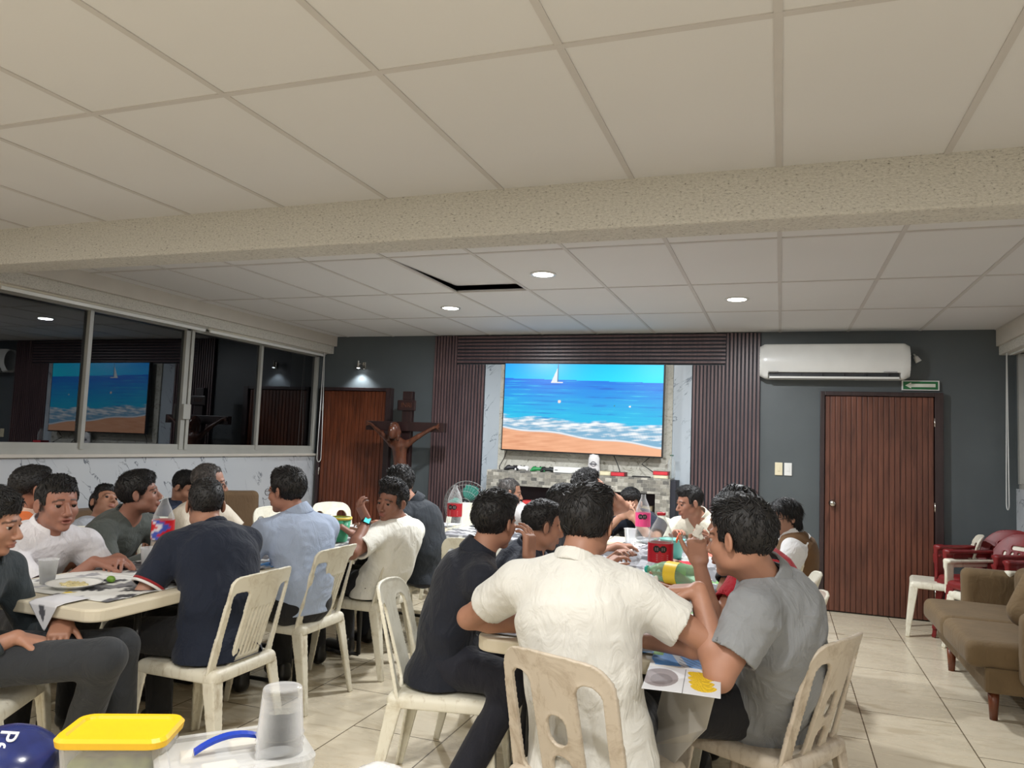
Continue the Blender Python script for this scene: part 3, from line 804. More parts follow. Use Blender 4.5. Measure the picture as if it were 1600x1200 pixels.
ch(c_arch, -0.42, 6.30, -105, 'white plastic chair under the person in the cream polo at the far end')
ch(c_arch, -1.80, 4.62, 90, 'empty ivory plastic chair between the two tables, its back to the viewer')
ch(c_arch, -2.80, 6.42, -90, 'empty white plastic chair facing the viewer in front of the fan')
ch(c_arch, -3.30, 6.42, -50, 'empty white plastic chair left of the large red-labelled bottle')
ch(c_arch, -2.25, 6.55, -90, 'plastic chair under the grey-haired person in white near the fan')
ch(c_arch, -3.72, 2.72, 12, 'plastic chair under the person in the white polo shirt at the left table')
ch(c_arch, -3.62, 3.36, 0, 'plastic chair under the person in the grey band-collar shirt')
ch(c_arch, -3.66, 4.02, 0, 'plastic chair under the person in the cream shirt and glasses')
ch(c_arch, -3.62, 5.10, -15, 'empty white plastic chair left of the person in light blue, by the brown armchair')
ch(c_arch, -3.52, 5.72, -25, 'empty white plastic chair behind the shoulder of the person in light blue')
ch(c_arch, -4.15, 2.95, 60, 'plastic chair under the person in the orange polo')

# maroon armchairs stacked by the right wall
def armchair_proto(mat, label):
    t = thing('plastic_armchair', label, 'chair', group='stacked plastic armchairs by the right wall')
    h = 0.006
    g = SDF((-0.26, -0.28, 0.34), (0.26, 0.28, 0.46), h)
    g.box((0, 0, 0.405), (0.225, 0.235, 0.035), rd=0.03); g.box((0, 0, 0.39), (0.21, 0.22, 0.028), rd=0.02, mode='sub'); g.half((0, 0, 0.375), (0, 0, -1)); g.box((0, 0, 0.424), (0.21, 0.22, 0.007), rd=0.003)
    g.obj('seat', mat, t)
    g = SDF((-0.45, -0.30, 0.40), (-0.10, 0.30, 0.90), h)
    holes = [('one', (i-3)*0.052, 0.57, 0.010, 0.10, 0.009, 0) for i in range(7)]+[('one', 0, 0.70, 0.12, 0.016, 0.016, 0)]
    back_surface(g, holes, 0.262, 0.225, 0.415, 0.775, 0.28, 0.08, -0.15, rtop=0.11, arch=0.04)
    g.obj('backrest', mat, t)
    for sy in (1, -1):
        g = SDF((-0.30, -0.31, 0.40), (0.26, 0.31, 0.68), h)
        g.box((-0.03, 0.262*sy, 0.648), (0.225, 0.034, 0.012), rd=0.010)
        g.box((-0.03, 0.282*sy, 0.625), (0.225, 0.008, 0.030), rd=0.006, k=0.01)
        g.box((0.165, 0.268*sy, 0.53), (0.036, 0.014, 0.13), rd=0.010, k=0.03)
        g.obj('armrest', mat, t)
    for sx in (1, -1):
        for sy in (1, -1):
            top = (0.222*sx, 0.235*sy, 0.405); bot = (0.25 if sx > 0 else -0.29, 0.26*sy, 0)
            lo = (min(top[0], bot[0])-0.07, min(top[1], bot[1])-0.07, 0); hi = (max(top[0], bot[0])+0.07, max(top[1], bot[1])+0.07, 0.42)
            g = SDF(lo, hi, h); L_leg(g, top, bot, sx, sy, 0.075, 0.035); g.obj('leg', mat, t)
    return t
a1 = armchair_proto(M_CHAIR_R, 'lower maroon plastic armchair of the stack next to the white chair')
a1.location = (1.61, 6.85, 0.05); a1.rotation_euler = (0, 0, R(216))
a2 = dup(a1, (1.52, 6.60, 0.07), R(214), 'maroon plastic armchair just behind the brown sofa, its back highest')
a3 = dup(a1, (1.51, 6.90, 0.07), R(216), 'maroon plastic armchair, topmost of the stack by the right wall')
a1.location = (1.51, 6.92, 0.0)
wa = armchair_proto(M_CHAIR_W, 'white plastic armchair stacked with the maroon ones behind the sofa')
wa.location = (1.52, 6.58, 0.0); wa.rotation_euler = (0, 0, R(214))

# ---- folding tables
M_TTOP = var_mat('table_plastic', srgb(226, 216, 192), 0.45, 0.05, 5, 0.1, 40)
M_TEDGE = M_TTOP
def folding_table(x0, x1, y0, y1, label, z=0.735, group='folding tables'):
    cx, cy = (x0+x1)/2, (y0+y1)/2
    t = thing('folding_table', label, 'table', (cx, cy, 0), group=group)
    hx, hy = (x1-x0)/2, (y1-y0)/2
    bm = bmesh.new()
    rd = 0.07; pts = []
    for (sx, sy, a0) in ((1, 1, 0), (-1, 1, PI/2), (-1, -1, PI), (1, -1, 1.5*PI)):
        for k in range(7):
            a = a0+PI/2*k/6; pts.append((sx*(hx-rd)+rd*math.cos(a), sy*(hy-rd)+rd*math.sin(a)))
    vs_ = [bm.verts.new((a, b, z)) for a, b in pts]; f = bm.faces.new(vs_)
    r = bmesh.ops.extrude_face_region(bm, geom=[f]); dv = [e for e in r['geom'] if isinstance(e, bmesh.types.BMVert)]
    for q in dv: q.co.z -= 0.05
    bmesh.ops.bevel(bm, geom=[e for e in bm.edges if abs(e.verts[0].co.z-e.verts[1].co.z) < 1e-5], offset=0.008, segments=2, profile=0.5, affect='EDGES')
    from_bm('tabletop', bm, M_TTOP, t)
    longy = hy > hx
    for s in (-1, 1):
        if longy:
            yy = s*(hy-0.33)
            for sx in (-1, 1): tube('leg', [(sx*(hx-0.12), yy, z-0.05), (sx*(hx-0.12), yy, 0.03), ], 0.014, M_BLACK, t)
            for q in ([(-(hx-0.12), yy, 0.03), (hx-0.12, yy, 0.03)], [(-(hx-0.12), yy, z-0.25), (hx-0.12, yy, z-0.25)]): tube('leg_crossbar', q, 0.012, M_BLACK, t)
            tube('leg_brace', [(0, yy, z-0.25), (0, yy-s*0.45, z-0.055)], 0.012, M_BLACK, t)
        else:
            xx = s*(hx-0.30)
            for sy in (-1, 1): tube('leg', [(xx, sy*(hy-0.1), z-0.05), (xx, sy*(hy-0.1), 0.03)], 0.014, M_BLACK, t)
            for q in ([(xx, -(hy-0.1), 0.03), (xx, hy-0.1, 0.03)], [(xx, -(hy-0.1), z-0.25), (xx, hy-0.1, z-0.25)]): tube('leg_crossbar', q, 0.012, M_BLACK, t)
            tube('leg_brace', [(xx, 0, z-0.25), (xx-s*0.4, 0, z-0.055)], 0.012, M_BLACK, t)
    return t
folding_table(-3.18, -2.43, 2.21, 4.02, 'nearest folding table on the left with a paper-covered top and rounded corner')
folding_table(-3.18, -2.43, 4.04, 5.84, 'second folding table on the left, behind the nearest one')
folding_table(-1.03, -0.29, 2.56, 4.20, 'nearer folding table on the right, in front of the person in the white shirt')
folding_table(-1.03, -0.29, 4.22, 5.95, 'farther folding table on the right, in front of the person in navy')
folding_table(-2.41, -1.06, 5.15, 5.85, 'folding table joining the left and right rows, draped in printed paper')
st_ = folding_table(-0.80, 0.80, -0.38, 0.38, 'serving table in the foreground holding the food containers', group=None)
st_.location = (-0.905, 0.985, 0); st_.rotation_euler = (0, 0, R(25))

# ---- sofas
M_SOFA = cloth_mat('olive_brown_fabric', srgb(112, 92, 64), 0.9, 0.2)
M_SOFAL = cloth_mat('brown_fabric', srgb(104, 82, 58), 0.9, 0.25)
M_LEGW = wood_mat('sofa_leg_wood', srgb(120, 66, 40), srgb(80, 42, 26))
def cushion(name, c, hs, mat, parent, rd=0.05, R3=None, h=0.012, wr=0.004, seed=1):
    ext = np.array(hs)*1.6+0.03
    g = SDF(np.array(c)-ext, np.array(c)+ext, h)
    g.box(c, hs, R3, rd=min(rd, min(hs)*0.95)); g.wrinkle(wr, 9, seed)
    return g.obj(name, mat, parent)
def sofa_right():
    t = thing('sofa', 'olive-brown two-seat sofa against the right wall with wooden legs', 'sofa', (1.4, 5.55, 0), group=None)
    # local origin (1.4, 5.55); front faces -x
    box('base', -0.33, 0.45, -0.66, 0.70, 0.16, 0.30, M_SOFA, t, 0.02)
    cushion('seat_cushion', (-0.09, -0.325, 0.36), (0.33, 0.335, 0.075), M_SOFA, t, 0.05, seed=3)
    cushion('seat_cushion', (-0.09, 0.355, 0.36), (0.33, 0.335, 0.075), M_SOFA, t, 0.05, seed=4)
    cushion('backrest', (0.34, 0.02, 0.57), (0.10, 0.66, 0.22), M_SOFA, t, 0.07, seed=5)
    cushion('back_cushion', (0.20, 0.33, 0.55), (0.08, 0.31, 0.16), M_SOFA, t, 0.07, seed=6)
    cushion('armrest', (0.13, -0.70, 0.42), (0.30, 0.075, 0.20), M_SOFA, t, 0.05, seed=7)
    cushion('armrest', (0.13, 0.74, 0.42), (0.30, 0.065, 0.24), M_SOFA, t, 0.05, seed=8)
    for (x, y) in ((-0.27, -0.57), (-0.29, 0.42), (0.38, -0.62), (0.38, 0.66)):
        lathe('leg', [(0.030, 0.16), (0.020, 0.0)], M_LEGW, t, 14, M=Matrix.Translation((x, y, 0)))
    c2 = cushion('throw_cushion', (0, 0, 0), (0.22, 0.22, 0.09), M_SOFA, None, 0.08, seed=9)
    tag(c2, 'square olive-brown cushion leaning on the sofa at the right edge', 'cushion')
    c2.location = (1.54, 5.30, 0.62); c2.rotation_euler = (0.5, -1.0, 0.5)
sofa_right()
def sofa_left():
    t = thing('sofa', 'low brown sofa along the left wall behind the diners', 'sofa', (-4.68, 3.80, 0))
    box('base', -0.40, 0.42, -0.95, 1.0, 0.12, 0.30, M_SOFAL, t, 0.02)
    cushion('seat_cushion', (0.06, -0.47, 0.36), (0.36, 0.47, 0.08), M_SOFAL, t, seed=10); cushion('seat_cushion', (0.06, 0.50, 0.36), (0.36, 0.47, 0.08), M_SOFAL, t, seed=11)
    cushion('backrest', (-0.31, 0.02, 0.56), (0.11, 0.96, 0.235), M_SOFAL, t, 0.07, seed=12)
    cushion('armrest', (0.02, -1.02, 0.40), (0.38, 0.08, 0.22), M_SOFAL, t, seed=13); cushion('armrest', (0.02, 1.06, 0.40), (0.38, 0.08, 0.22), M_SOFAL, t, seed=14)
    for (x, y) in ((-0.3, -0.9), (0.32, -0.9), (-0.3, 0.95), (0.32, 0.95)): lathe('leg', [(0.03, 0.12), (0.022, 0.0)], M_LEGW, t, 12, M=Matrix.Translation((x, y, 0)))
    t = thing('armchair', 'brown upholstered armchair by the left wall with its creased back showing', 'armchair', (-4.55, 5.45, 0), R(-38))
    box('base', -0.36, 0.38, -0.36, 0.36, 0.12, 0.30, M_SOFAL, t, 0.02)
    cushion('seat_cushion', (0.04, 0, 0.37), (0.33, 0.30, 0.08), M_SOFAL, t, seed=15)
    Rb = np.array(Matrix.Rotation(-0.12, 3, 'Y'))
    cushion('backrest', (-0.30, 0, 0.62), (0.09, 0.33, 0.27), M_SOFAL, t, 0.06, Rb, 0.01, 0.010, 16)
    cushion('armrest', (0.0, -0.40, 0.40), (0.34, 0.07, 0.20), M_SOFAL, t, seed=17); cushion('armrest', (0.0, 0.40, 0.40), (0.34, 0.07, 0.20), M_SOFAL, t, seed=18)
    for (x, y) in ((-0.3, -0.3), (0.32, -0.3), (-0.3, 0.3), (0.32, 0.3)): lathe('leg', [(0.03, 0.12), (0.022, 0.0)], M_LEGW, t, 12, M=Matrix.Translation((x, y, 0)))
sofa_left()

# ---- pedestal fan
def fan():
    t = thing('floor_fan', 'round floor fan with aqua blades and wire guard in front of the slatted wall', 'fan', (-2.93, 6.95, 0))
    z = 0.80; paths = []
    def ring(r, y, n=40): return [(r*math.cos(2*PI*k/n), y, z+r*math.sin(2*PI*k/n)) for k in range(n)]
    M_WIRE = var_mat('fan_wire', srgb(120, 120, 118), 0.35, metallic=0.6) if False else var_mat('fan_wire', srgb(130, 130, 128), 0.35)
    tubes('guard', [ring(0.225, 0.0), ring(0.19, -0.06), ring(0.13, -0.085), ring(0.06, -0.09), ring(0.222, 0.04), ring(0.15, 0.09)], 0.0028, M_WIRE, t, 5, True)
    sp = []
    for k in range(36):
        a = 2*PI*k/36; c_, s_ = math.cos(a), math.sin(a)
        sp.append([(r*c_, y, z+r*s_) for r, y in ((0.04, -0.09), (0.13, -0.085), (0.19, -0.06), (0.225, 0.0), (0.15, 0.09), (0.06, 0.1))])
    tubes('guard_wires', sp, 0.0014, M_WIRE, t, 4)
    M_AQ = glassy('aqua_blade', (0.75, 0.95, 0.9, 1), 0.35, 0.3, srgb(80, 190, 172))
    for k in range(3):
        V = []; Fc = []; n = 8
        for i in range(n+1):
            r = 0.04+0.15*i/n; wd = 0.35+0.35*math.sin(PI*min(1, i/n+0.1))
            for j in range(5):
                a = 2*PI*k/3+PI/2-0.3+wd*(j/4-0.5)*2; V.append((r*math.cos(a), 0.03-0.05*(j/4-0.5), z+r*math.sin(a)))
        for i in range(n):
            for j in range(4): Fc.append((i*5+j, i*5+j+1, (i+1)*5+j+1, (i+1)*5+j))
        o = mkobj('blade', V, Fc, M_AQ, t, True)
        sm = o.modifiers.new('s', 'SOLIDIFY'); sm.thickness = 0.003
    Mx = Matrix.Translation((0, 0, z)) @ Matrix.Rotation(PI/2, 4, 'X')
    lathe('hub', [(0.001, 0.095), (0.035, 0.092), (0.04, 0.07), (0.03, -0.02), (0.03, -0.09)], M_BLACK, t, 24, M=Mx)
    lathe('motor', [(0.001, -0.20), (0.06, -0.19), (0.075, -0.15), (0.075, -0.08), (0.03, -0.07)], M_BLACK, t, 24, M=Mx)
    tube('pole', [(0, 0.13, z), (0, 0.13, 0.04)], 0.014, M_BLACK, t)
    lathe('base', [(0.001, 0.04), (0.05, 0.038), (0.17, 0.015), (0.18, 0.0)], M_BLACK, t, 32, M=Matrix.Translation((0, 0.13, 0)))
    t.rotation_euler = (0, 0, R(12))
fan()

# ---- crucifix
def crucifix():
    M_CR = wood_mat('dark_cross_wood', srgb(46, 30, 30), srgb(28, 20, 22))
    M_CO, nt, p = base_mat('carved_wood', srgb(112, 58, 36), 0.3)
    n1 = noise(nt, objco(nt, (4, 4, 1)), 9, 4); nt.link(ramp(nt, n1, [(0.3, srgb(66, 38, 28)), (0.7, srgb(102, 60, 42))]), p.inputs['Base Color'])
    t = thing('crucifix', 'tall dark wooden crucifix with a carved figure standing between the left door and the slats', 'crucifix', (-3.80, 7.26, 0))
    box('upright', -0.058, 0.058, 0.0, 0.06, 0.04, 1.93, M_CR, t, 0.005)
    box('crossbar', -0.475, 0.465, -0.03, 0.03, 1.50, 1.60, M_CR, t, 0.005)
    box('foot', -0.22, 0.22, -0.18, 0.24, 0.0, 0.06, M_CR, t, 0.01)
    pl = box('title_plate', -0.11, 0.11, -0.02, 0.0, 1.72, 1.835, M_CR, t, 0.01)
    cu = bpy.data.curves.new('inscription', 'FONT'); cu.body = 'INRI'; cu.size = 0.07; cu.extrude = 0.002; cu.align_x = 'CENTER'; cu.align_y = 'CENTER'
    o = text_mesh('inscription', cu, M_CO); o.parent = pl; o.location = (0, -0.022, 1.778); o.rotation_euler = (PI/2, 0, 0)
    g = SDF((-0.5, -0.24, 0.45), (0.5, 0.06, 1.66), 0.006)
    hd = np.array((-0.075, -0.14, 1.505))
    g.ell(hd, (0.052, 0.06, 0.068), k=0.01); g.ell(hd+(0, -0.02, -0.05), (0.036, 0.04, 0.045), k=0.02)
    g.ell(hd+(0.0, -0.058, -0.01), (0.010, 0.014, 0.02), k=0.008)
    g.limb((-0.03, -0.06, 1.38), hd+(0, 0.01, -0.03), 0.036, 0.033, 0.02)
    for s, sh, el, ha in ((-1, (-0.12, -0.07, 1.36), (-0.25, -0.07, 1.46), (-0.40, -0.045, 1.56)), (1, (0.06, -0.07, 1.365), (0.19, -0.07, 1.45), (0.345, -0.045, 1.545))):
        g.limb((-0.03, -0.07, 1.34), sh, 0.05, 0.040, 0.03); g.limb(sh, el, 0.036, 0.026, 0.02); g.limb(el, ha, 0.026, 0.016, 0.01)
        g.ell(np.array(ha)+(0.025*s, 0, 0.008), (0.026, 0.010, 0.018), k=0.01)
        for f in range(5):
            a = (-0.5+f*0.28)
            g.limb(np.array(ha)+(0.04*s, 0, 0.01+0.008*(f-2)), np.array(ha)+((0.04+0.035*math.cos(a))*s, -0.01, 0.012+0.012*(f-2)+0.02*math.sin(a)), 0.0058, 0.0048, 0.002)
    g.limb((-0.03, -0.07, 1.33), (-0.02, -0.06, 1.16), 0.088, 0.066, 0.03, flat=((0, 1, 0), 0.68))
    g.limb((-0.02, -0.06, 1.16), (0.0, -0.06, 1.03), 0.066, 0.080, 0.03, flat=((0, 1, 0), 0.75))
    g.limb((-0.045, -0.07, 1.02), (-0.03, -0.13, 0.78), 0.055, 0.036, 0.02); g.limb((0.045, -0.07, 1.02), (0.03, -0.13, 0.78), 0.055, 0.036, 0.02)
    g.limb((-0.03, -0.13, 0.78), (-0.01, -0.06, 0.54), 0.036, 0.022, 0.015); g.limb((0.03, -0.13, 0.78), (0.01, -0.07, 0.54), 0.036, 0.022, 0.015)
    g.limb((-0.01, -0.05, 0.54), (-0.01, -0.11, 0.49), 0.02, 0.014, 0.01); g.limb((0.01, -0.06, 0.54), (0.012, -0.12, 0.49), 0.02, 0.014, 0.01)
    g.obj('figure', M_CO, t)
    g = SDF((-0.17, -0.24, 1.38), (0.04, -0.04, 1.6), 0.005)
    g.ell(hd+(0, 0.018, 0.012), (0.062, 0.062, 0.074)); g.limb(hd+(-0.04, 0.02, -0.02), hd+(-0.055, 0.0, -0.10), 0.03, 0.018, 0.02); g.limb(hd+(0.045, 0.03, -0.02), hd+(0.05, 0.02, -0.10), 0.028, 0.016, 0.02)
    g.box(hd+(0, -0.07, -0.02), (0.042, 0.04, 0.06), rd=0.02, k=0.01, mode='sub'); g.wrinkle(0.003, 90, 4); g.obj('hair', M_CO, t)
    g = SDF((-0.13, -0.2, 0.85), (0.13, 0.05, 1.12), 0.006)
    g.limb((0, -0.065, 1.04), (0, -0.075, 0.94), 0.085, 0.095, 0.0, flat=((0, 1, 0), 0.72)); g.wrinkle(0.006, 40, 3); g.obj('loincloth', M_CO, t)
crucifix()

# ================================================================== PEOPLE
def nrm(v): v = np.array(v, float); return v/np.linalg.norm(v)
M_SKIN, nt, p = base_mat('skin', srgb(190, 136, 106), 0.5)
a = nt.add('ShaderNodeAttribute', attribute_name='Col')
f = noise(nt, objco(nt), 14, 4)
nt.link(mix(nt, 1.0, a.outputs['Color'], ramp(nt, f, [(0.3, (0.92, 0.9, 0.9, 1)), (0.7, (1.04, 1.02, 1, 1))]), 'MULTIPLY'), p.inputs['Base Color'])
bump(nt, p, noise(nt, objco(nt), 350, 2), 0.05, 0.002)
p.inputs['Subsurface Weight'].default_value = 0.0
def hair_mat(name, c, c2):
    m, nt, p = base_mat(name, c, 0.5)
    f = noise(nt, objco(nt, (1, 1, 0.5)), 70, 4, 0.6, 1.0)
    nt.link(ramp(nt, f, [(0.35, c), (0.75, c2)]), p.inputs['Base Color']); bump(nt, p, f, 0.55, 0.008); return m
M_HAIR = hair_mat('black_hair', srgb(13, 12, 13), srgb(26, 23, 23))
M_HAIRG = hair_mat('greying_hair', srgb(40, 38, 38), srgb(104, 98, 94))
M_SHOE = var_mat('black_leather', srgb(18, 17, 18), 0.3)
M_EYEW = base_mat('eye_white', srgb(176, 164, 156), 0.25)[0]; M_IRIS = base_mat('iris', srgb(26, 16, 12), 0.15)[0]

def ik(sh, wr, U, Fo, hint):
    sh = np.array(sh, float); wr = np.array(wr, float); d = wr-sh; L = np.linalg.norm(d)
    if L > (U+Fo)*0.985: d = d/L; L = (U+Fo)*0.985; wr = sh+d*L
    elif L < 0.12: wr = sh+d/max(L, 1e-6)*0.12; L = 0.12
    d = (wr-sh)/L; c = (U*U+L*L-Fo*Fo)/(2*U*L); c = max(-1, min(1, c)); s_ = math.sqrt(1-c*c)
    h = np.array(hint, float); h = h-d*(h@d); h = h/max(np.linalg.norm(h), 1e-6)
    return sh+d*(U*c)+h*(U*s_), wr

def hand(g, wr, d, n, side, curl=(20, 25, 20), spread=0.05, s=1.0, thumb=0.6):
    """d = finger direction, n = palm normal; side +1 puts the thumb on cross(n, d)"""
    d = nrm(d); n = np.array(n, float); n = nrm(n-d*(n@d)); l = np.cross(n, d)*side
    B = np.stack([l, d, n], 1)
    g.box(wr+d*0.050*s, (0.041*s, 0.050*s, 0.0155*s), B, rd=0.014*s, k=0.018)
    g.ell(wr+d*0.035*s+l*0.022*s+n*0.006*s, (0.02*s, 0.03*s, 0.015*s), B, k=0.012)
    for i, (o, L) in enumerate(((0.031, 0.074), (0.0105, 0.082), (-0.0105, 0.077), (-0.031, 0.061))):
        b = wr+d*(0.092-0.006*abs(i-1.2))*s+l*o*s; dd = nrm(d+l*o*spread*30); ang = 0.0
        r = 0.0088*s
        for j, q in enumerate((0.45, 0.30, 0.25)):
            ang += R(curl[j]*(1+0.12*i)); v = dd*math.cos(ang)+n*math.sin(ang); e = b+v*L*q*s
            g.limb(b, e, r, r*0.92, 0.004 if j == 0 else 0.002); b = e; r *= 0.92
    b = wr+d*0.028*s+l*0.034*s+n*0.004; v = nrm(d*0.75+l*thumb+n*0.25)
    for j, (L, r) in enumerate(((0.040, 0.0125), (0.034, 0.0105), (0.026, 0.0092))):
        e = b+v*L*s; g.limb(b, e, r*s, r*0.88*s, 0.006 if j == 0 else 0.002); b = e; v = nrm(v+n*0.15+d*0.25)

def hair_obj(V, Fq, H, B, q, style, seed, mat, root, org):
    """hair volume plus many small tapered locks lying along it, one mesh"""
    r = np.random.RandomState(seed)
    e = V[Fq]; nr = np.cross(e[:, 2]-e[:, 0], e[:, 3]-e[:, 1]); ln = np.linalg.norm(nr, axis=1)+1e-12; nr = nr/ln[:, None]; ce = e.mean(1)
    loc = ((ce-H)@B)/q; ln_ = nr@B
    if (loc*ln_).sum() < 0: ln_ = -ln_
    keep = ((loc*ln_).sum(1) > 0.03) & (ln > np.percentile(ln, 10))
    idx = np.argwhere(keep).ravel(); n = min(len(idx), dict(short=900, fade=800, full=900, curly=1100, bob=900, old=700)[style]); idx = r.choice(idx, n, replace=False)
    P = loc[idx]; N_ = ln_[idx]
    top = np.clip((P[:, 2]-0.05)/0.06, 0, 1)[:, None]
    fl = top*np.array((0.5, 1.0, 0.0))+(1-top)*np.array((0, -0.15, -1.0))
    if style == 'bob': fl = (1-top)*np.array((0, 0, -1.0))+top*np.stack([np.sign(P[:, 0]), 0*P[:, 0], 0*P[:, 0]-0.2], 1)
    jit = dict(short=0.35, fade=0.4, full=0.35, curly=1.3, bob=0.12, old=0.3)[style]; lift = dict(short=0.22, fade=0.25, full=0.22, curly=0.5, bob=0.05, old=0.15)[style]
    fl = fl+r.randn(n, 3)*jit
    fl = fl-N_*(fl*N_).sum(1)[:, None]; fl /= np.linalg.norm(fl, axis=1)[:, None]+1e-9
    L = (dict(short=0.024, fade=0.014, full=0.030, curly=0.022, bob=0.05, old=0.018)[style]*(0.6+0.8*r.rand(n)))[:, None]
    L = L*(0.45+0.55*np.maximum(top, 0.0 if style != 'bob' else 1.0))
    sd = np.cross(fl, N_); wd = (0.0032*(0.7+0.6*r.rand(n)))[:, None]
    curl = (r.randn(n)*0.5)[:, None]
    Vs = []; K = 4
    for i in range(K+1):
        t = i/K
        c = P-N_*0.003+fl*L*t+N_*(lift*L*t*(1.4-t)+0.003)+sd*curl*L*t*t*0.5
        w_ = wd*(1-t**1.5*0.92); hgt = w_*0.7
        Vs += [c-sd*w_, c+N_*hgt, c+sd*w_]
    Vs = np.stack(Vs, 1).reshape(-1, 3)*q@B.T+H
    base = (np.arange(n)*(3*(K+1)))[:, None, None]; f = []
    for i in range(K):
        for a_, b_ in ((0, 1), (1, 2), (2, 0)): f.append((3*i+a_, 3*i+b_, 3*i+3+b_, 3*i+3+a_))
    F2 = (base+np.array(f)[None]).reshape(-1, 4)+len(V)
    mkobj('hair', np.concatenate([V, Vs])-np.array(org), np.concatenate([Fq, F2]), mat, root, True)

def person(label, hip, H, ty, face, Lw, Rw, shirt, sleeve=0.55, collar='polo', collar_col=None, sw=0.172, sc=1.0, N=None, bulk=1.0, bow=0.045, hair='short', hmat=None,
           skin=(172, 126, 103), pants=(26, 26, 30), knees=None, tucked=True, cuff=None, glasses=False, vest=None, shoes=True, h=0.005, group=None, Lh=None, Rh=None, Lc=(22, 28, 22), Rc=(22, 28, 22),
           Lhint=None, Rhint=None, seed=1, hemz=0.455, legs=True, torso_len=None, mouth=0.0, uparm=0.285, shoe_mat=None, wr_amp=0.0035, hatop=0.0, sole=False):
    org = (hip[0], hip[1], 0.0)
    root = thing('person', label, 'person', org)
    if group: root['group'] = group
    hip = np.array(hip, float); H = np.array(H, float)
    a = R(ty); T = np.array((math.cos(a), math.sin(a), 0)); Lf = np.array((-math.sin(a), math.cos(a), 0))
    if N is None: N = H+np.array((0, 0, -0.160*sc))-T*0.045
    N = np.array(N, float)+np.array((0, 0, 0.030)); S = N-np.array((0, 0, 0.055*sc))
    sp = nrm(S-hip); fl = nrm(T-sp*(T@sp))            # section squeeze axis
    dn = np.array((0, 0, 0.032))
    sh = {1: S+Lf*sw-dn, -1: S-Lf*sw-dn}
    P = [hip, hip+(S-hip)*0.36-fl*bow, hip+(S-hip)*0.74-fl*bow*0.8, S]
    arms = {}
    for sd, wv, hint in ((1, Lw, Lhint), (-1, Rw, Rhint)):
        if hint is None: hint = Lf*sd*0.6-np.array((0, 0, 1.0))-T*0.1
        el, wr = ik(sh[sd], wv, uparm*sc, 0.25*sc, hint); arms[sd] = (el, wr)
    # ---------------- head frame
    yaw, pit, rol = [R(q) for q in face]
    f3 = np.array((math.cos(yaw)*math.cos(pit), math.sin(yaw)*math.cos(pit), math.sin(pit)))
    r0 = np.array((math.sin(yaw), -math.cos(yaw), 0)); u0 = np.cross(r0, f3)
    r3 = r0*math.cos(rol)+u0*math.sin(rol); u3 = -r0*math.sin(rol)+u0*math.cos(rol)
    B = np.stack([r3, f3, u3], 1)
    W = lambda x, y, z: H+B@(np.array((x, y, z))*sc)
    # ---------------- body
    pts = np.array([H+0.15*sc*q for q in (r3, -r3, f3, -f3, u3, -u3)]+[sh[1], sh[-1], hip]+[arms[k][0] for k in (1, -1)]+[arms[k][1]+q for k in (1, -1) for q in (np.array((.2, .2, .2)), -np.array((.2, .2, .2)))])
    g = SDF(pts.min(0)-0.07, pts.max(0)+0.07, h)
    q = sc
    g.ell(W(0, -0.014, 0.028), (0.074*q, 0.094*q, 0.084*q), B)
    g.ell(W(0, 0.030, -0.036), (0.058*q, 0.060*q, 0.074*q), B, k=0.02)
    g.ell(W(0, 0.066, -0.098), (0.022*q, 0.017*q, 0.016*q), B, k=0.022)
    for s in (1, -1):
        g.ell(W(0.036*s, 0.054, -0.026), (0.025*q, 0.026*q, 0.024*q), B, k=0.018)
        g.ell(W(0.043*s, 0.012, -0.066), (0.020*q, 0.030*q, 0.022*q), B, k=0.022)
    g.ell(W(0, 0.074, 0.022), (0.046*q, 0.016*q, 0.013*q), B, k=0.012)
    for s in (1, -1): g.ell(W(0.031*s, 0.103, 0.001), (0.017*q, 0.017*q, 0.011*q), B, k=0.010, mode='sub')
    g.limb(W(0, 0.083, 0.006), W(0, 0.108, -0.034), 0.0080*q, 0.0125*q, 0.007)
    for s in (1, -1): g.ell(W(0.0125*s, 0.096, -0.040), (0.0095*q, 0.012*q, 0.008*q), B, k=0.005)
    g.ell(W(0, 0.083, -0.062), (0.027*q, 0.013*q, 0.010*q), B, k=0.010)
    g.ell(W(0, 0.0905, -0.0605), (0.023*q, 0.009*q, 0.0055*q), B, k=0.003); g.ell(W(0, 0.0895, -0.0735), (0.020*q, 0.009*q, 0.0068*q), B, k=0.003)
    if mouth > 0: g.ell(W(0, 0.094, -0.067), (0.016*q, 0.012*q, 0.0045*q), B, k=0.001, mode='sub')
    for s in (1, -1):
        Re = B@np.array(Matrix.Rotation(0.45*s, 3, 'Z'))
        g.ell(W(0.080*s, -0.010, -0.006), (0.0075*q, 0.019*q, 0.031*q), Re, k=0.004)
        g.ell(W(0.088*s, -0.006, -0.002), (0.006*q, 0.010*q, 0.018*q), Re, k=0.003, mode='sub')
        g.ell(W(0.031*s, 0.0765, 0.0085), (0.0165*q, 0.014*q, 0.0075*q), B, k=0.002)
    g.limb(W(0, -0.022, -0.045), N-np.array((0, 0, 0.03)), 0.053*q*bulk**0.5, 0.060*q*bulk**0.5, 0.028)
    g.limb(S-sp*0.03, P[1], 0.12, 0.10, 0.03, flat=(fl, 0.6))
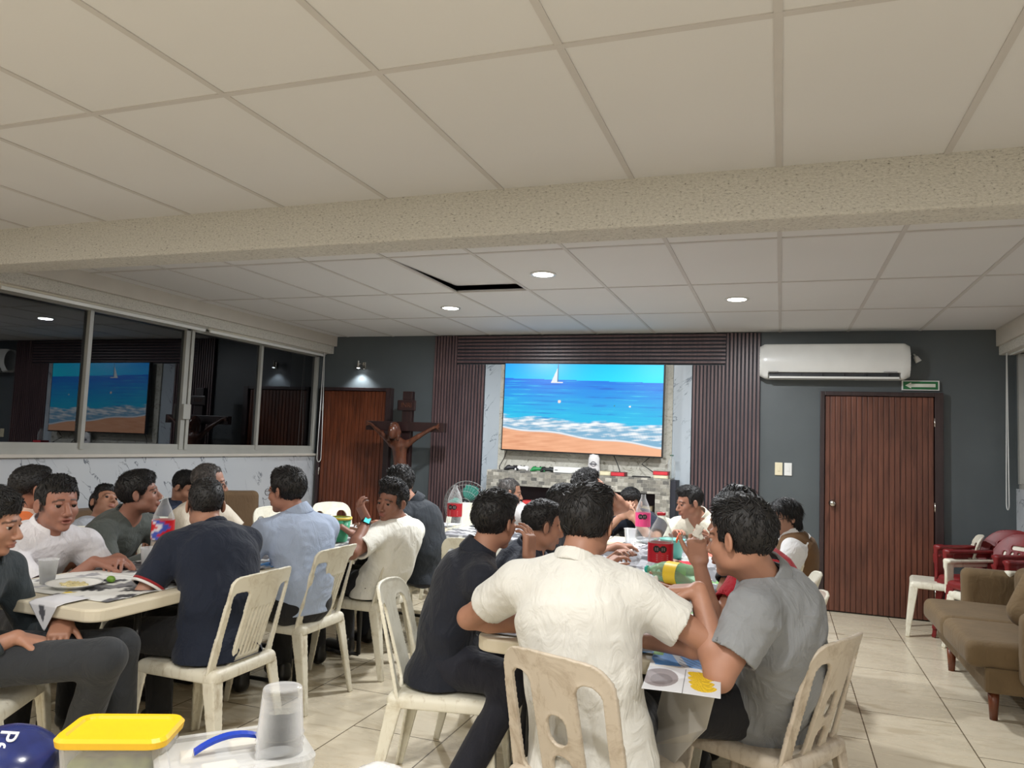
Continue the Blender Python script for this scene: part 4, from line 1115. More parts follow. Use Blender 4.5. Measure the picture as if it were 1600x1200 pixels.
    for sd in (1, -1):
        el, wr = arms[sd]
        g.limb(S, sh[sd], 0.045, 0.044, 0.02)
        b2 = 0.5+0.5*bulk
        g.limb(sh[sd], el, 0.047*q*b2, 0.038*q*b2, 0.02); m = el+(wr-el)*0.3
        g.limb(el, m, 0.036*q*b2, 0.040*q*b2, 0.015); g.limb(m, wr, 0.040*q*b2, 0.026*q, 0.015)
        hs = Lh if sd == 1 else Rh
        fd = nrm(wr-el)
        dd, nn = (fd, np.array((0, 0, -1.0))) if hs is None else (nrm(hs[0]), nrm(hs[1]))
        if abs(dd@nn) > 0.93: nn = nrm(np.cross(dd, Lf))
        sgn = 1 if sd == 1 else -1
        hand(g, wr+dd*0.0, dd, nn, -sgn, Lc if sd == 1 else Rc, s=q)
    V, Fq = g.mesh()
    acc = np.zeros_like(V); num = np.zeros(len(V))
    for a_, b_ in ((0, 1), (1, 2), (2, 3), (3, 0)):
        for c_ in range(3): acc[:, c_] += np.bincount(Fq[:, a_], weights=V[Fq[:, b_], c_], minlength=len(V))+np.bincount(Fq[:, b_], weights=V[Fq[:, a_], c_], minlength=len(V))
        num += np.bincount(Fq[:, a_], minlength=len(V))+np.bincount(Fq[:, b_], minlength=len(V))
    V = V*0.55+0.45*acc/np.maximum(num, 1)[:, None]
    loc = ((V-H)@B)/q
    base = np.array(srgb(*skin)[:3]); cols = np.tile(base, (len(V), 1))
    def tint(mask, c, amt):
        m = np.clip(mask, 0, 1)[:, None]*amt; cols[:] = cols*(1-m)+np.array(srgb(*c)[:3])*m
    x, y, z = loc[:, 0], loc[:, 1], loc[:, 2]
    tint(np.clip(1-(np.abs(x)/0.024)**4, 0, 1)*np.clip(1-np.abs((z+0.067)/0.0125)**3, 0, 1)*(y > 0.07), (150, 84, 78), 0.65)
    bz = 0.0245-0.9*np.maximum(np.abs(x)-0.036, 0); tint(np.clip(1.4-np.abs(z-bz)/0.0045, 0, 1)*((np.abs(x) > 0.012) & (np.abs(x) < 0.050) & (y > 0.055)), (24, 18, 16), 0.85)
    if hair != 'none':
        tint(np.clip((0.03-y)/0.02, 0, 1)*np.clip((z+0.035)/0.015, 0, 1)*(np.abs(x) < 0.078)*(np.sqrt(x*x+y*y) < 0.12)*(z < 0.13), (26, 22, 22), 0.85)
    mkobj('body', V-np.array(org), Fq, M_SKIN, root, True, cols=np.concatenate([cols, np.ones((len(V), 1))], 1))
    # eyes
    for s in (1, -1):
        Vv, Fc = [], []; n, m = 12, 8
        for i in range(m+1):
            for j in range(n):
                th = PI*i/m; ph = 2*PI*j/n; Vv.append((math.sin(th)*math.cos(ph), math.cos(th), math.sin(th)*math.sin(ph)))
        for i in range(m):
            for j in range(n): Fc.append((i*n+j, i*n+(j+1) % n, (i+1)*n+(j+1) % n, (i+1)*n+j))
        vv = np.array([W(0.031*s+0.0120*v_[0], 0.0745+0.0120*v_[1], 0.0005+0.0120*v_[2]) for v_ in Vv])-np.array(org)
        mi = [1 if i < 3 else 0 for i in range(m) for j in range(n)]
        mkobj('eye', vv, Fc, None, root, True, mats=[M_EYEW, M_IRIS], midx=mi)
    # ---------------- hair
    if hair != 'none':
        hh = h*0.9
        g = SDF(H-0.21*q, H+0.21*q, hh)
        cfg = dict(short=(0.081, 0.099, 0.092, 0.034), fade=(0.077, 0.098, 0.092, 0.036), full=(0.086, 0.103, 0.099, 0.036), curly=(0.085, 0.102, 0.100, 0.038), bob=(0.090, 0.106, 0.099, 0.034), old=(0.079, 0.098, 0.090, 0.032))[hair]
        g.ell(W(0, -0.020, cfg[3]), (cfg[0]*q, cfg[1]*q, cfg[2]*q), B)
        if hair in ('short', 'full', 'fade'):
            g.ell(W(0.010, 0.026, 0.094+hatop), (0.058*q, 0.054*q, 0.030*q), B, k=0.035)
        if hair == 'curly': g.ell(W(0, 0.025, 0.098+hatop), (0.068*q, 0.060*q, 0.040*q), B, k=0.02)
        if hair == 'bob':
            for s in (1, -1): g.limb(W(0.058*s, -0.050, 0.02), W(0.060*s, -0.048, -0.075), 0.040*q, 0.030*q, 0.02)
            g.limb(W(0, -0.06, 0.02), W(0, -0.055, -0.085), 0.062*q, 0.046*q, 0.03, flat=(f3, 0.8))
        # clear the face, the ears and the nape
        top = {'short': 0.058, 'fade': 0.064, 'full': 0.050, 'curly': 0.060, 'bob': 0.052, 'old': 0.074}[hair]
        g.box(W(0, 0.125, -0.10+top-0.052), (0.064*q, 0.100*q, 0.150*q), B, rd=0.02, k=0.008, mode='sub')
        if hair == 'bob': g.box(W(0, 0.108, -0.11), (0.12*q, 0.105*q, 0.135*q), B, rd=0.012, k=0.008, mode='sub')
        if hair != 'bob':
            g.box(W(0, 0.110, -0.13), (0.12*q, 0.105*q, 0.125*q), B, rd=0.012, k=0.008, mode='sub')
            g.box(W(0, 0.041, -0.139), (0.14*q, 0.2*q, 0.095*q), B@np.array(Matrix.Rotation(0.45, 3, 'X')), rd=0.02, k=0.02, mode='sub')
            for s in (1, -1): g.ell(W(0.088*s, -0.006, -0.012), (0.028*q, 0.024*q, 0.036*q), B, k=0.01, mode='sub')
        if hair in ('full', 'curly', 'bob'): g.wrinkle(0.0042, 62, seed, (1, 1, 0.7))
        else: g.wrinkle(0.0028, 75, seed, (1, 1, 0.7))
        if hair == 'curly': g.wrinkle(0.004, 130, seed+5)
        Vh_, Fh_ = g.mesh()
        hair_obj(Vh_, Fh_, H, B, q, hair, seed, hmat or M_HAIR, root, org)
    # ---------------- shirt
    sname = 'cloth_%d_%d_%d' % tuple(shirt); M_S = cloth_mat(sname, srgb(*shirt), 0.85, 0.45)
    b = bulk
    pts = np.array(P+[sh[1], sh[-1]]+[sh[k]+(arms[k][0]-sh[k])*min(1, sleeve) for k in (1, -1)]+([arms[k][1] for k in (1, -1)] if sleeve > 1 else []))
    g = SDF(pts.min(0)-np.array((0.24, 0.24, 0.15))*b, pts.max(0)+np.array((0.16, 0.16, 0.10)), h*1.15)
    g.limb(P[0], P[1], 0.172*b, 0.162*b, 0.03, flat=(fl, 0.74 if b > 1.05 else 0.68)); g.limb(P[1], P[2], 0.160*b, 0.178*b, 0.05, flat=(fl, 0.68 if b > 1.05 else 0.64)); g.limb(P[2], S-sp*0.075, 0.178*b, 0.135*b, 0.05, flat=(fl, 0.62))
    for sd in (1, -1):
        g.limb(N-np.array((0, 0, 0.030)), S+Lf*sd*sw*0.62-dn*0.3, 0.052*q, 0.054*q, 0.04)
        g.limb(S+Lf*sd*sw*0.4, sh[sd], 0.062*q*b**0.5, 0.066*q*b**0.5, 0.04)
    segs = []
    for sd in (1, -1):
        el, wr = arms[sd]; r1 = 0.070*q*b**0.6; r2 = 0.068*q*b**0.6
        if sleeve <= 1:
            e = sh[sd]+(el-sh[sd])*sleeve; segs.append((sh[sd], e, r1, r2, sd))
        else:
            g.limb(sh[sd], el, r1, 0.052*q, 0.04); e = el+(wr-el)*(sleeve-1); segs.append((el, e, 0.054*q, 0.044*q, sd))
    ends = []
    for (s0, e, r1, r2, sd) in segs:
        ax = nrm(e-s0); Ls = np.linalg.norm(e-s0)
        def fn(x, y, z, s0=s0, ax=ax, Ls=Ls, r1=r1, r2=r2):
            px, py, pz = x-s0[0], y-s0[1], z-s0[2]; t = px*ax[0]+py*ax[1]+pz*ax[2]
            rr = np.sqrt(np.maximum(px*px+py*py+pz*pz-t*t, 0)); tt = np.clip(t/Ls, 0, 1)
            body = np.where(t < 0, np.sqrt(px*px+py*py+pz*pz)-r1, rr-(r1+(r2-r1)*tt))
            return np.maximum(body, t-Ls)
        mn = np.minimum(s0, e)-0.09; mx = np.maximum(s0, e)+0.09
        g.op(fn, mn, mx, 0.03)
        g.limb(e-ax*0.02, e+ax*0.05, r2-0.011, r2-0.007, 0, mode='sub')
        ends.append((e, ax, r2, sd))
    if not tucked:
        g.limb(hip-sp*0.02, hip-sp*0.10-fl*0.01, 0.180*b, 0.19*b, 0.02, flat=(fl, 0.76))
    g.limb(N-np.array((0, 0, 0.012)), W(0, -0.024, -0.045), 0.057*q*b**0.5, 0.054*q*b**0.5, 0.006, mode='sub')
    g.wrinkle(wr_amp, 26, seed, (1, 1, 1.5)); g.wrinkle(wr_amp*0.45, 70, seed+3, (1, 1, 1.3))
    g.half(hip-sp*(0.06 if tucked else 0.16), -sp); g.half((0, 0, hemz), (0, 0, -1))
    sobj = g.obj('shirt', M_S, root, org)
    # collar
    cc = cloth_mat('cloth_%d_%d_%d' % tuple(collar_col), srgb(*collar_col)) if collar_col else M_S
    if collar != 'none':
        ax = nrm((W(0, -0.03, -0.055)-N)+np.array((0, 0, 0.03))); c0 = N-ax*(0.012)+T*0.004
        tall = {'polo': 0.056, 'band': 0.032, 'crew': 0.014}[collar]; flare = {'polo': 0.018, 'band': 0.004, 'crew': 0.003}[collar]
        g = SDF(c0-0.13, c0+0.13, 0.0042)
        rb = 0.065*q*b**0.5
        fr = nrm(T-ax*(T@ax))
        def fn(x, y, z):
            px, py, pz = x-c0[0], y-c0[1], z-c0[2]; t = px*ax[0]+py*ax[1]+pz*ax[2]; fw = px*fr[0]+py*fr[1]+pz*fr[2]
            rr = np.sqrt(np.maximum(px*px+py*py+pz*pz-t*t, 0)); t2 = t+fw*0.14
            d = np.maximum(np.abs(rr-(rb+flare*(1-np.clip(t2/tall, 0, 1))))-0.0048, np.maximum(-0.012-t2, t2-tall))
            if collar == 'polo': lat = np.sqrt(np.maximum(rr*rr-fw*fw, 0)); d = np.maximum(d, np.where(fw > 0, 0.016+0.25*(t2)-lat, -1))
            return d*0.9
        g.op(fn, c0-0.12, c0+0.12)
        g.obj('collar', cc, root, org)
    if cuff:
        for (e, ax, r2, sd) in ends:
            for i, ccol in enumerate(cuff):
                e2 = e-ax*0.011*i
                V0 = []; Fc = []; u_ = nrm(np.cross(ax, (0.2, 0.3, 1))); w_ = np.cross(ax, u_); n = 28
                for (rr, tt) in ((r2-0.006, 0.003), (r2+0.004, 0.003), (r2+0.005, -0.007), (r2-0.004, -0.007)):
                    for k in range(n): an = 2*PI*k/n; V0.append(tuple(e2+ax*tt+(u_*math.cos(an)+w_*math.sin(an))*rr-np.array(org)))
                for r_ in range(4):
                    for k in range(n): Fc.append((r_*n+k, r_*n+(k+1) % n, ((r_+1) % 4)*n+(k+1) % n, ((r_+1) % 4)*n+k))
                mkobj('cuff', V0, Fc, cloth_mat('cloth_%d_%d_%d' % tuple(ccol), srgb(*ccol)), root, True)
    if vest:
        g = SDF(pts.min(0)-np.array((0.22, 0.22, 0.1)), pts.max(0)+0.12, h*1.15)
        g.limb(P[0], P[1], 0.180*b, 0.170*b, 0.03, flat=(fl, 0.70)); g.limb(P[1], P[2], 0.168*b, 0.186*b, 0.05, flat=(fl, 0.66)); g.limb(P[2], S-sp*0.065, 0.186*b, 0.140*b, 0.05, flat=(fl, 0.66))
        for sd in (1, -1): g.limb(N-np.array((0, 0, 0.03)), S+Lf*sd*sw*0.55, 0.058, 0.058, 0.04)
        for sd in (1, -1): g.limb(sh[sd]+Lf*sd*0.01, sh[sd]+(arms[sd][0]-sh[sd])*0.4, 0.078, 0.085, 0.01, mode='sub')
        g.limb(N, N+T*0.16-np.array((0, 0, 0.12)), 0.062, 0.03, 0.01, mode='sub'); g.limb(N-np.array((0, 0, 0.02)), N+np.array((0, 0, 0.1)), 0.07, 0.07, 0.01, mode='sub')
        g.half(hip-sp*0.05, -sp); g.half((0, 0, hemz), (0, 0, -1))
        g.obj('vest', cloth_mat('cloth_%d_%d_%d' % tuple(vest), srgb(*vest)), root, org)
    # ---------------- trousers and shoes
    if legs:
        M_P = cloth_mat('cloth_%d_%d_%d' % tuple(pants), srgb(*pants), 0.85, 0.35)
        if knees is None: knees = {}
        K = {}; A = {}
        for sd in (1, -1):
            hj = hip+Lf*sd*0.088+np.array((0, 0, -0.005))
            dflt = hip+T*0.42*sc+Lf*sd*0.13; dflt[2] = 0.515
            kn = np.array(knees.get('L' if sd == 1 else 'R', dflt), float)
            an = np.array(knees.get('l' if sd == 1 else 'r', (kn[0]-T[0]*0.04, kn[1]-T[1]*0.04, 0.095)), float)
            K[sd] = (hj, kn); A[sd] = an
        pts = np.array([hip, K[1][1], K[-1][1], A[1], A[-1]])
        g = SDF(pts.min(0)-np.array((0.2, 0.2, 0.1)), pts.max(0)+0.2, h*1.3)
        g.limb(hip-Lf*0.06, hip+Lf*0.06, 0.105*b, 0.105*b, 0.02); g.limb(hip+sp*0.03, hip+sp*0.08, 0.158*b, 0.150*b, 0.03, flat=(fl, 0.70)); g.half(hip+sp*0.10, sp)
        for sd in (1, -1):
            hj, kn = K[sd]; an = A[sd]; bq = b**0.7
            g.limb(hj, kn, 0.088*q*bq, 0.066*q*bq, 0.03); g.limb(kn, an, 0.066*q*bq, 0.058*q, 0.03)
            ax = nrm(an-kn)
        g.wrinkle(0.003, 24, seed+9)
        g.half((0, 0, 0.055), (0, 0, -1))
        g.obj('trousers', M_P, root, org)
        for sd in (1, -1):
            an = A[sd]; kn = K[sd][1]; fd = knees.get('fd', None)
            fd = nrm((T[0]+Lf[0]*sd*0.15, T[1]+Lf[1]*sd*0.15, 0)) if fd is None else nrm(fd)
            heel = np.array((an[0], an[1], 0.045))-fd*0.025
            g = SDF(np.minimum(heel, heel+fd*0.26)-0.09, np.maximum(heel, heel+fd*0.26)+0.11, 0.006)
            g.limb(heel, heel+fd*0.19-np.array((0, 0, 0.008)), 0.040, 0.042, 0.02, flat=((0, 0, 1), 0.85)); g.limb(heel, heel+np.array((0, 0, 0.05)), 0.040, 0.042, 0.03); g.half((0, 0, 0.004), (0, 0, -1))
            so = g.obj('shoe', shoe_mat or M_SHOE, root, org)
            if sole:
                g = SDF(np.minimum(heel, heel+fd*0.26)-0.09, np.maximum(heel, heel+fd*0.26)+0.09, 0.006)
                g.limb(heel, heel+fd*0.195-np.array((0, 0, 0.008)), 0.046, 0.048, 0.0, flat=((0, 0, 1), 0.9)); g.half((0, 0, 0.0), (0, 0, -1)); g.half((0, 0, 0.028), (0, 0, 1)); g.obj('sole', var_mat('white_rubber', srgb(226, 226, 224), 0.6), so)
    # ---------------- glasses
    if glasses:
        paths = []
        for s in (1, -1):
            paths.append([tuple(W(s*0.033+0.024*math.cos(2*PI*k/20), 0.100-0.004*math.cos(2*PI*k/20)*s, -0.002+0.018*math.sin(2*PI*k/20))-np.array(org)) for k in range(20)])
        go = tubes('glasses', paths, 0.0016, M_BLACK, root, 6, True)
        tubes('temple', [[tuple(W(s*0.056, 0.096, 0.004)-np.array(org)), tuple(W(s*0.082, 0.03, 0.006)-np.array(org)), tuple(W(s*0.084, -0.012, 0.004)-np.array(org))] for s in (1, -1)]+[[tuple(W(-0.009, 0.100, 0.002)-np.array(org)), tuple(W(0, 0.104, 0.005)-np.array(org)), tuple(W(0.009, 0.100, 0.002)-np.array(org))]], 0.0016, M_BLACK, go, 6)
        lv = []; lf = []
        for s in (1, -1):
            k0 = len(lv)
            for k in range(20): lv.append(tuple(W(s*0.033+0.023*math.cos(2*PI*k/20), 0.100, -0.002+0.017*math.sin(2*PI*k/20))-np.array(org)))
            lf.append(tuple(range(k0, k0+20)))
        mkobj('lenses', lv, lf, glassy('lens', (0.97, 0.98, 1, 1), 0.05, 0.02), go)
    return root, dict(arms=arms, H=H, B=B, N=N, sh=sh, org=np.array(org))

GL = 'people seated at the left table'; GR = 'people seated at the right table'
WHITE = (222, 221, 214)
SPEC = dict(
 # ------------- right table
 center=dict(dx=-0.015, label='person with back turned in a white band-collar shirt, elbows out, on the foreground chair', hip=(-0.54, 2.40, 0.53), H=(-0.60, 2.52, 1.165), N=(-0.615, 2.44, 1.02), ty=92, face=(85, -8, 0), Lw=(-0.80, 2.66, 0.775), Rw=(-0.40, 2.60, 0.785), Lhint=(-1, -0.25, -0.1), Rhint=(1, -0.05, -0.3), Lh=((0.8, 0.5, 0), (0, 0, -1)), Rh=((-0.8, 0.5, 0), (0, 0, -1)), shirt=WHITE, sleeve=0.60, collar='band', sw=0.19, sc=1.03, bulk=1.10, hair='full', pants=(44, 46, 52), tucked=False, h=0.0045, seed=2, bow=0.03, hemz=0.40, group=GR, hatop=0.012, wr_amp=0.003),
 grey=dict(dx=-0.02, label='heavy-set person in a grey polo shirt on the foreground chair at right, hand raised', hip=(-0.03, 2.95, 0.54), H=(-0.105, 2.64, 1.142), N=(-0.03, 2.72, 0.985), ty=172, uparm=0.205, face=(152, -5, 0), Lw=(-0.225, 2.55, 0.98), Rw=(-0.34, 2.95, 0.775), Lhint=(-0.8, -0.35, -0.7), Rhint=(0, 0.5, -1), Lh=((-0.8, 0.2, -0.15), (0.3, 0, -1)), Lc=(62, 75, 50), shirt=(138, 141, 144), sleeve=0.66, collar='polo', sw=0.19, sc=1.08, bulk=1.16, hair='full', pants=(26, 26, 30), tucked=False, h=0.0045, seed=3, bow=0.07, hemz=0.40, group=GR, knees=dict(L=(-0.42, 2.72, 0.52), l=(-0.38, 2.68, 0.10), R=(-0.42, 3.02, 0.52), r=(-0.36, 3.0, 0.10)), wr_amp=0.006),
 dark=dict(dx=0.01, label='person in a dark shirt left of the white-shirted back, chin resting on one hand', hip=(-1.30, 2.93, 0.53), H=(-1.145, 3.02, 1.095), N=(-1.20, 2.97, 0.935), ty=28, face=(72, -4, 0), Lw=(-0.97, 3.30, 0.775), Rw=(-1.0, 3.05, 0.95), Rhint=(0.7, 0.1, -1), Rh=((-0.05, 0.1, 1), (-1, 0.2, 0)), Lh=((0.7, -0.5, 0), (0, 0, -1)), shirt=(20, 25, 38), sleeve=1.2, collar='polo', sw=0.175, hair='full', h=0.0045, seed=4, tucked=False, pants=(24, 26, 38), hemz=0.45, group=GR, knees=dict(L=(-0.92, 3.1, 0.52), l=(-0.98, 3.08, 0.1), R=(-0.95, 2.82, 0.52), r=(-1.15, 2.72, 0.1))),
 fade=dict(dx=0.005, label='person with faded short hair in a dark patterned shirt, facing right beside the white shirt', hip=(-1.33, 3.65, 0.53), H=(-1.115, 3.62, 1.025), N=(-1.18, 3.62, 0.87), ty=5, face=(38, -8, 0), Lw=(-0.90, 3.80, 0.775), Rw=(-0.85, 3.5, 0.775), Lh=((0.6, -0.8, 0), (0, 0, -1)), Rh=((0.6, 0.8, 0), (0, 0, -1)), shirt=(30, 38, 56), collar='polo', hair='fade', seed=5, group=GR, hatop=-0.004),
 hidden=dict(dx=-0.02, label='dark-haired person almost hidden behind the head of the white-shirted person', hip=(-1.36, 4.28, 0.53), H=(-1.16, 4.25, 1.075), ty=0, face=(45, -5, 0), Lw=(-0.90, 4.42, 0.775), Rw=(-0.88, 4.1, 0.775), shirt=(36, 40, 52), hair='short', seed=6, group=GR, h=0.006),
 cream=dict(dx=-0.15, label='person in a cream T-shirt seen from behind with one arm raised to the head', hip=(-1.36, 5.22, 0.53), H=(-1.12, 5.12, 1.125), ty=-5, face=(70, -3, 0), Lw=(-1.03, 5.24, 1.14), Rw=(-0.86, 5.0, 0.775), Lhint=(1, 0.5, 0.25), Lh=((-1, 0, 0.2), (0, -1, 0)), Rh=((0.9, 0.3, 0), (0, 0, -1)), shirt=(214, 206, 186), collar='crew', hair='curly', seed=7, group=GR, h=0.006, hatop=0.01),
 navyt=dict(dx=-0.045, label='person in a navy T-shirt at the far end with both hands covering the face', hip=(-1.03, 6.40, 0.53), H=(-1.085, 6.08, 0.975), N=(-1.05, 6.19, 0.85), ty=-92, face=(-88, -20, 0), Lw=(-1.03, 5.93, 0.875), Rw=(-1.14, 5.93, 0.875), Lhint=(1, 0.1, -1), Rhint=(-1, 0.1, -1), Lh=((-0.55, 0.1, 0.8), (0, 1, 0.2)), Rh=((0.55, 0.1, 0.8), (0, 1, 0.2)), Lc=(15, 20, 12), Rc=(15, 20, 12), shirt=(24, 32, 50), collar='crew', hair='short', seed=8, group=GR, h=0.0055, skin=(180, 138, 116)),
 wpolo=dict(dx=-0.05, label='person in a cream white polo leaning in at the far end, looking left', hip=(-0.36, 6.26, 0.53), H=(-0.60, 5.90, 1.025), N=(-0.53, 5.98, 0.885), ty=-110, face=(212, -12, 0), Lw=(-0.42, 5.72, 0.775), Rw=(-0.68, 5.70, 0.775), shirt=(226, 222, 204), collar='polo', hair='short', seed=9, group=GR, h=0.0055, skin=(164, 118, 96), sw=0.18, hatop=0.004),
 darkhair=dict(dx=-0.07, label='person with long straight dark hair in dark clothes beyond the person in grey', hip=(0.05, 4.15, 0.53), H=(-0.16, 4.22, 1.12), ty=178, face=(165, -8, 0), Lw=(-0.42, 4.0, 0.775), Rw=(-0.42, 4.3, 0.775), shirt=(52, 48, 54), collar='crew', hair='bob', seed=10, group=GR, h=0.0055),
 red=dict(dx=-0.005, label='person in a red shirt mostly hidden behind the grey polo, holding up a napkin', hip=(0.06, 3.58, 0.53), H=(-0.19, 3.46, 1.125), N=(-0.10, 3.48, 0.98), ty=176, face=(160, -5, 0), Lw=(-0.295, 3.12, 0.98), Rw=(-0.45, 3.6, 0.775), Lhint=(0.2, 0, -1), Lh=((-0.15, 0, 1), (0.3, 1, 0)), Lc=(40, 50, 30), shirt=(178, 26, 44), sleeve=0.6, collar='crew', hair='short', seed=11, group=GR, h=0.005, hatop=-0.01),
 lady=dict(dx=0.025, label='person with short bobbed hair and glasses, white shirt and brown vest, near the right door', hip=(0.01, 5.10, 0.53), H=(0.00, 5.08, 1.03), N=(0.045, 5.09, 0.885), ty=182, face=(212, -12, 0), Lw=(-0.26, 4.9, 0.66), Rw=(-0.27, 5.2, 0.66), shirt=(238, 238, 238), sleeve=1.9, collar='polo', hair='bob', glasses=True, vest=(108, 78, 46), seed=12, group=GR, h=0.005, skin=(176, 134, 112), sc=0.92, sw=0.16),
 # ------------- left table
 navy=dict(label='person in a navy polo with back to the viewer, elbow on the left table', hip=(-2.36, 2.80, 0.53), H=(-2.575, 2.92, 1.075), N=(-2.49, 2.88, 0.955), ty=158, face=(142, -6, 0), Lw=(-2.63, 2.80, 0.775), uparm=0.255, Rw=(-2.75, 3.1, 0.775), Lhint=(-0.1, -0.8, -1.0), Lh=((0.25, 1, 0), (0, 0, -1)), shirt=(13, 24, 44), sleeve=0.74, collar='crew', cuff=[(230, 226, 222), (150, 30, 36)], sw=0.178, hair='fade', pants=(22, 22, 25), seed=13, group=GL, h=0.0045, bow=0.06, bulk=1.05, tucked=False, hemz=0.45, hatop=-0.004, knees=dict(L=(-2.72, 2.62, 0.53), l=(-2.68, 2.62, 0.1), R=(-2.78, 2.9, 0.52), r=(-2.74, 2.9, 0.1)), wr_amp=0.003),
 blue=dict(dx=0.055, label='person with glasses in a light blue shirt seen from behind, looking left', hip=(-2.47, 3.50, 0.53), H=(-2.60, 3.50, 1.115), N=(-2.53, 3.52, 0.965), ty=155, face=(176, -4, 0), Lw=(-2.88, 3.38, 0.775), Rw=(-2.8, 3.75, 0.775), Lhint=(-0.3, -0.6, -1), shirt=(168, 182, 206), sleeve=0.84, collar='polo', sw=0.185, hair='full', glasses=True, pants=(22, 22, 25), seed=14, group=GL, h=0.0045, skin=(166, 118, 98), bow=0.05, hemz=0.45),
 watch=dict(label='person in a white T-shirt looking at the viewer, smartwatch hand raised to the face', hip=(-2.34, 4.22, 0.53), H=(-2.245, 4.15, 1.035), N=(-2.24, 4.22, 0.90), ty=168, face=(-98, -2, 4), sole=True, Lw=(-2.305, 3.97, 0.935), Rw=(-2.6, 4.3, 0.80), Lhint=(0.2, -0.4, -1), Lh=((-0.45, -0.25, 0.9), (0.4, 0.6, 0)), Lc=(25, 35, 30), shirt=(232, 230, 220), sleeve=0.74, collar='crew', hair='curly', pants=(26, 26, 32), seed=15, group=GL, h=0.0045, skin=(146, 102, 84), hatop=0.016, tucked=False, sw=0.165),
 far=dict(dx=0.125, label='person in a dark charcoal shirt behind the one with the smartwatch, face hidden', hip=(-2.44, 4.80, 0.53), H=(-2.62, 4.72, 1.10), N=(-2.52, 4.76, 0.955), ty=172, face=(150, -10, 0), Lw=(-2.8, 4.6, 0.775), Rw=(-2.8, 4.95, 0.775), shirt=(34, 40, 48), collar='polo', hair='curly', pants=(24, 28, 40), seed=16, group=GL, h=0.0055, bow=0.06, tucked=False, sw=0.18, sleeve=1.3),
 jacket=dict(dx=-0.14, label='person in a charcoal long-sleeved shirt at the left edge, hands resting on the thigh', hip=(-2.78, 2.02, 0.54), H=(-2.655, 2.05, 1.055), N=(-2.69, 2.03, 0.905), ty=22, face=(28, -10, 0), Lw=(-2.50, 2.26, 0.66), Rw=(-2.44, 2.02, 0.665), Rhint=(-0.2, -0.5, -1), Rh=((0.6, 0.7, -0.3), (0, 0, -1)), Lh=((0.5, -0.6, -0.3), (0, 0, -1)), shirt=(48, 58, 64), sleeve=1.82, collar='polo', sw=0.175, hair='full', pants=(40, 43, 47), seed=17, group=GL, h=0.0045, tucked=False, hemz=0.47, knees=dict(L=(-2.47, 2.38, 0.56), l=(-2.45, 2.40, 0.1), R=(-2.28, 2.14, 0.60), r=(-2.60, 2.30, 0.13), fd=(0.8, -0.5, 0))),
 wboy=dict(dx=0.03, label='person in a white polo with dark piping, arms folded on the left table, looking right', hip=(-3.62, 2.72, 0.54), H=(-3.33, 2.74, 1.045), N=(-3.40, 2.75, 0.895), ty=-10, face=(-16, 1, 0), Lw=(-3.13, 2.93, 0.778), Rw=(-3.14, 2.80, 0.778), Lhint=(0.1, 0.5, -1), Rhint=(0.1, -0.4, -1), Lh=((0.5, -0.6, 0), (0, 0, -1)), Rh=((0.6, 0.6, 0), (0, 0, -1)), Lc=(12, 20, 18), Rc=(12, 20, 18), shirt=(236, 234, 238), sleeve=0.72, collar='polo', cuff=[(40, 20, 32), (236, 234, 238), (40, 20, 32)], sw=0.19, sc=1.10, bulk=1.04, hair='short', seed=18, group=GL, h=0.004, mouth=1.0, skin=(160, 112, 94), hatop=0.006, wr_amp=0.004),
 band=dict(dx=-0.065, label='person in a dark grey band-collar shirt, in profile behind the cola bottle', hip=(-3.60, 3.36, 0.54), H=(-3.33, 3.33, 1.06), N=(-3.42, 3.33, 0.905), ty=0, face=(38, 8, 0), Lw=(-3.02, 3.5, 0.775), Rw=(-3.02, 3.2, 0.775), shirt=(84, 90, 86), sleeve=1.8, collar='band', hair='full', seed=19, group=GL, h=0.0045, skin=(152, 108, 90)),
 orange=dict(dx=-0.035, label='person in an orange polo seated behind the white polo, face turned away', hip=(-4.0, 3.0, 0.54), H=(-3.80, 3.02, 1.075), ty=55, face=(72, 0, 0), Lw=(-3.8, 3.35, 0.66), Rw=(-3.65, 3.15, 0.66), shirt=(232, 116, 48), collar='polo', collar_col=(232, 200, 180), hair='fade', seed=20, group=GL, h=0.005, skin=(164, 114, 92)),
 recl=dict(dx=0.075, label='person in a pale shirt slumped on the brown sofa with the head tilted back', hip=(-4.30, 3.72, 0.50), H=(-4.46, 4.00, 0.90), N=(-4.45, 3.95, 0.75), ty=-20, face=(-8, 32, 18), Lw=(-4.15, 4.1, 0.6), Rw=(-4.15, 3.6, 0.55), shirt=(176, 182, 192), collar='crew', hair='short', seed=21, group=GL, h=0.006, bow=0.02),
 dkblue=dict(dx=-0.015, label='person in dark blue with head bowed, beyond the person in cream with glasses', hip=(-4.30, 4.55, 0.52), H=(-4.30, 4.66, 0.985), ty=-10, face=(10, -30, 0), Lw=(-4.0, 4.8, 0.65), Rw=(-4.0, 4.5, 0.65), shirt=(34, 44, 66), collar='polo', hair='short', seed=22, group=GL, h=0.006),
 cglass=dict(dx=-0.04, label='balding person with glasses in a cream shirt behind the navy polo', hip=(-3.64, 4.02, 0.54), H=(-3.42, 3.95, 1.095), ty=0, face=(40, -5, 0), Lw=(-3.05, 4.15, 0.775), Rw=(-3.05, 3.8, 0.775), shirt=(226, 216, 198), collar='polo', hair='old', hmat='g', glasses=True, seed=23, group=GL, h=0.005, skin=(174, 130, 110)),
 old=dict(dx=-0.055, label='grey-haired person in white near the fan, seen over a shoulder', hip=(-2.22, 6.52, 0.53), H=(-2.20, 6.35, 0.985), ty=-85, face=(20, -10, 0), Lw=(-2.05, 6.1, 0.7), Rw=(-2.35, 6.1, 0.7), shirt=(230, 230, 230), collar='polo', hair='old', hmat='g', seed=24, group=GR, h=0.0065),
)

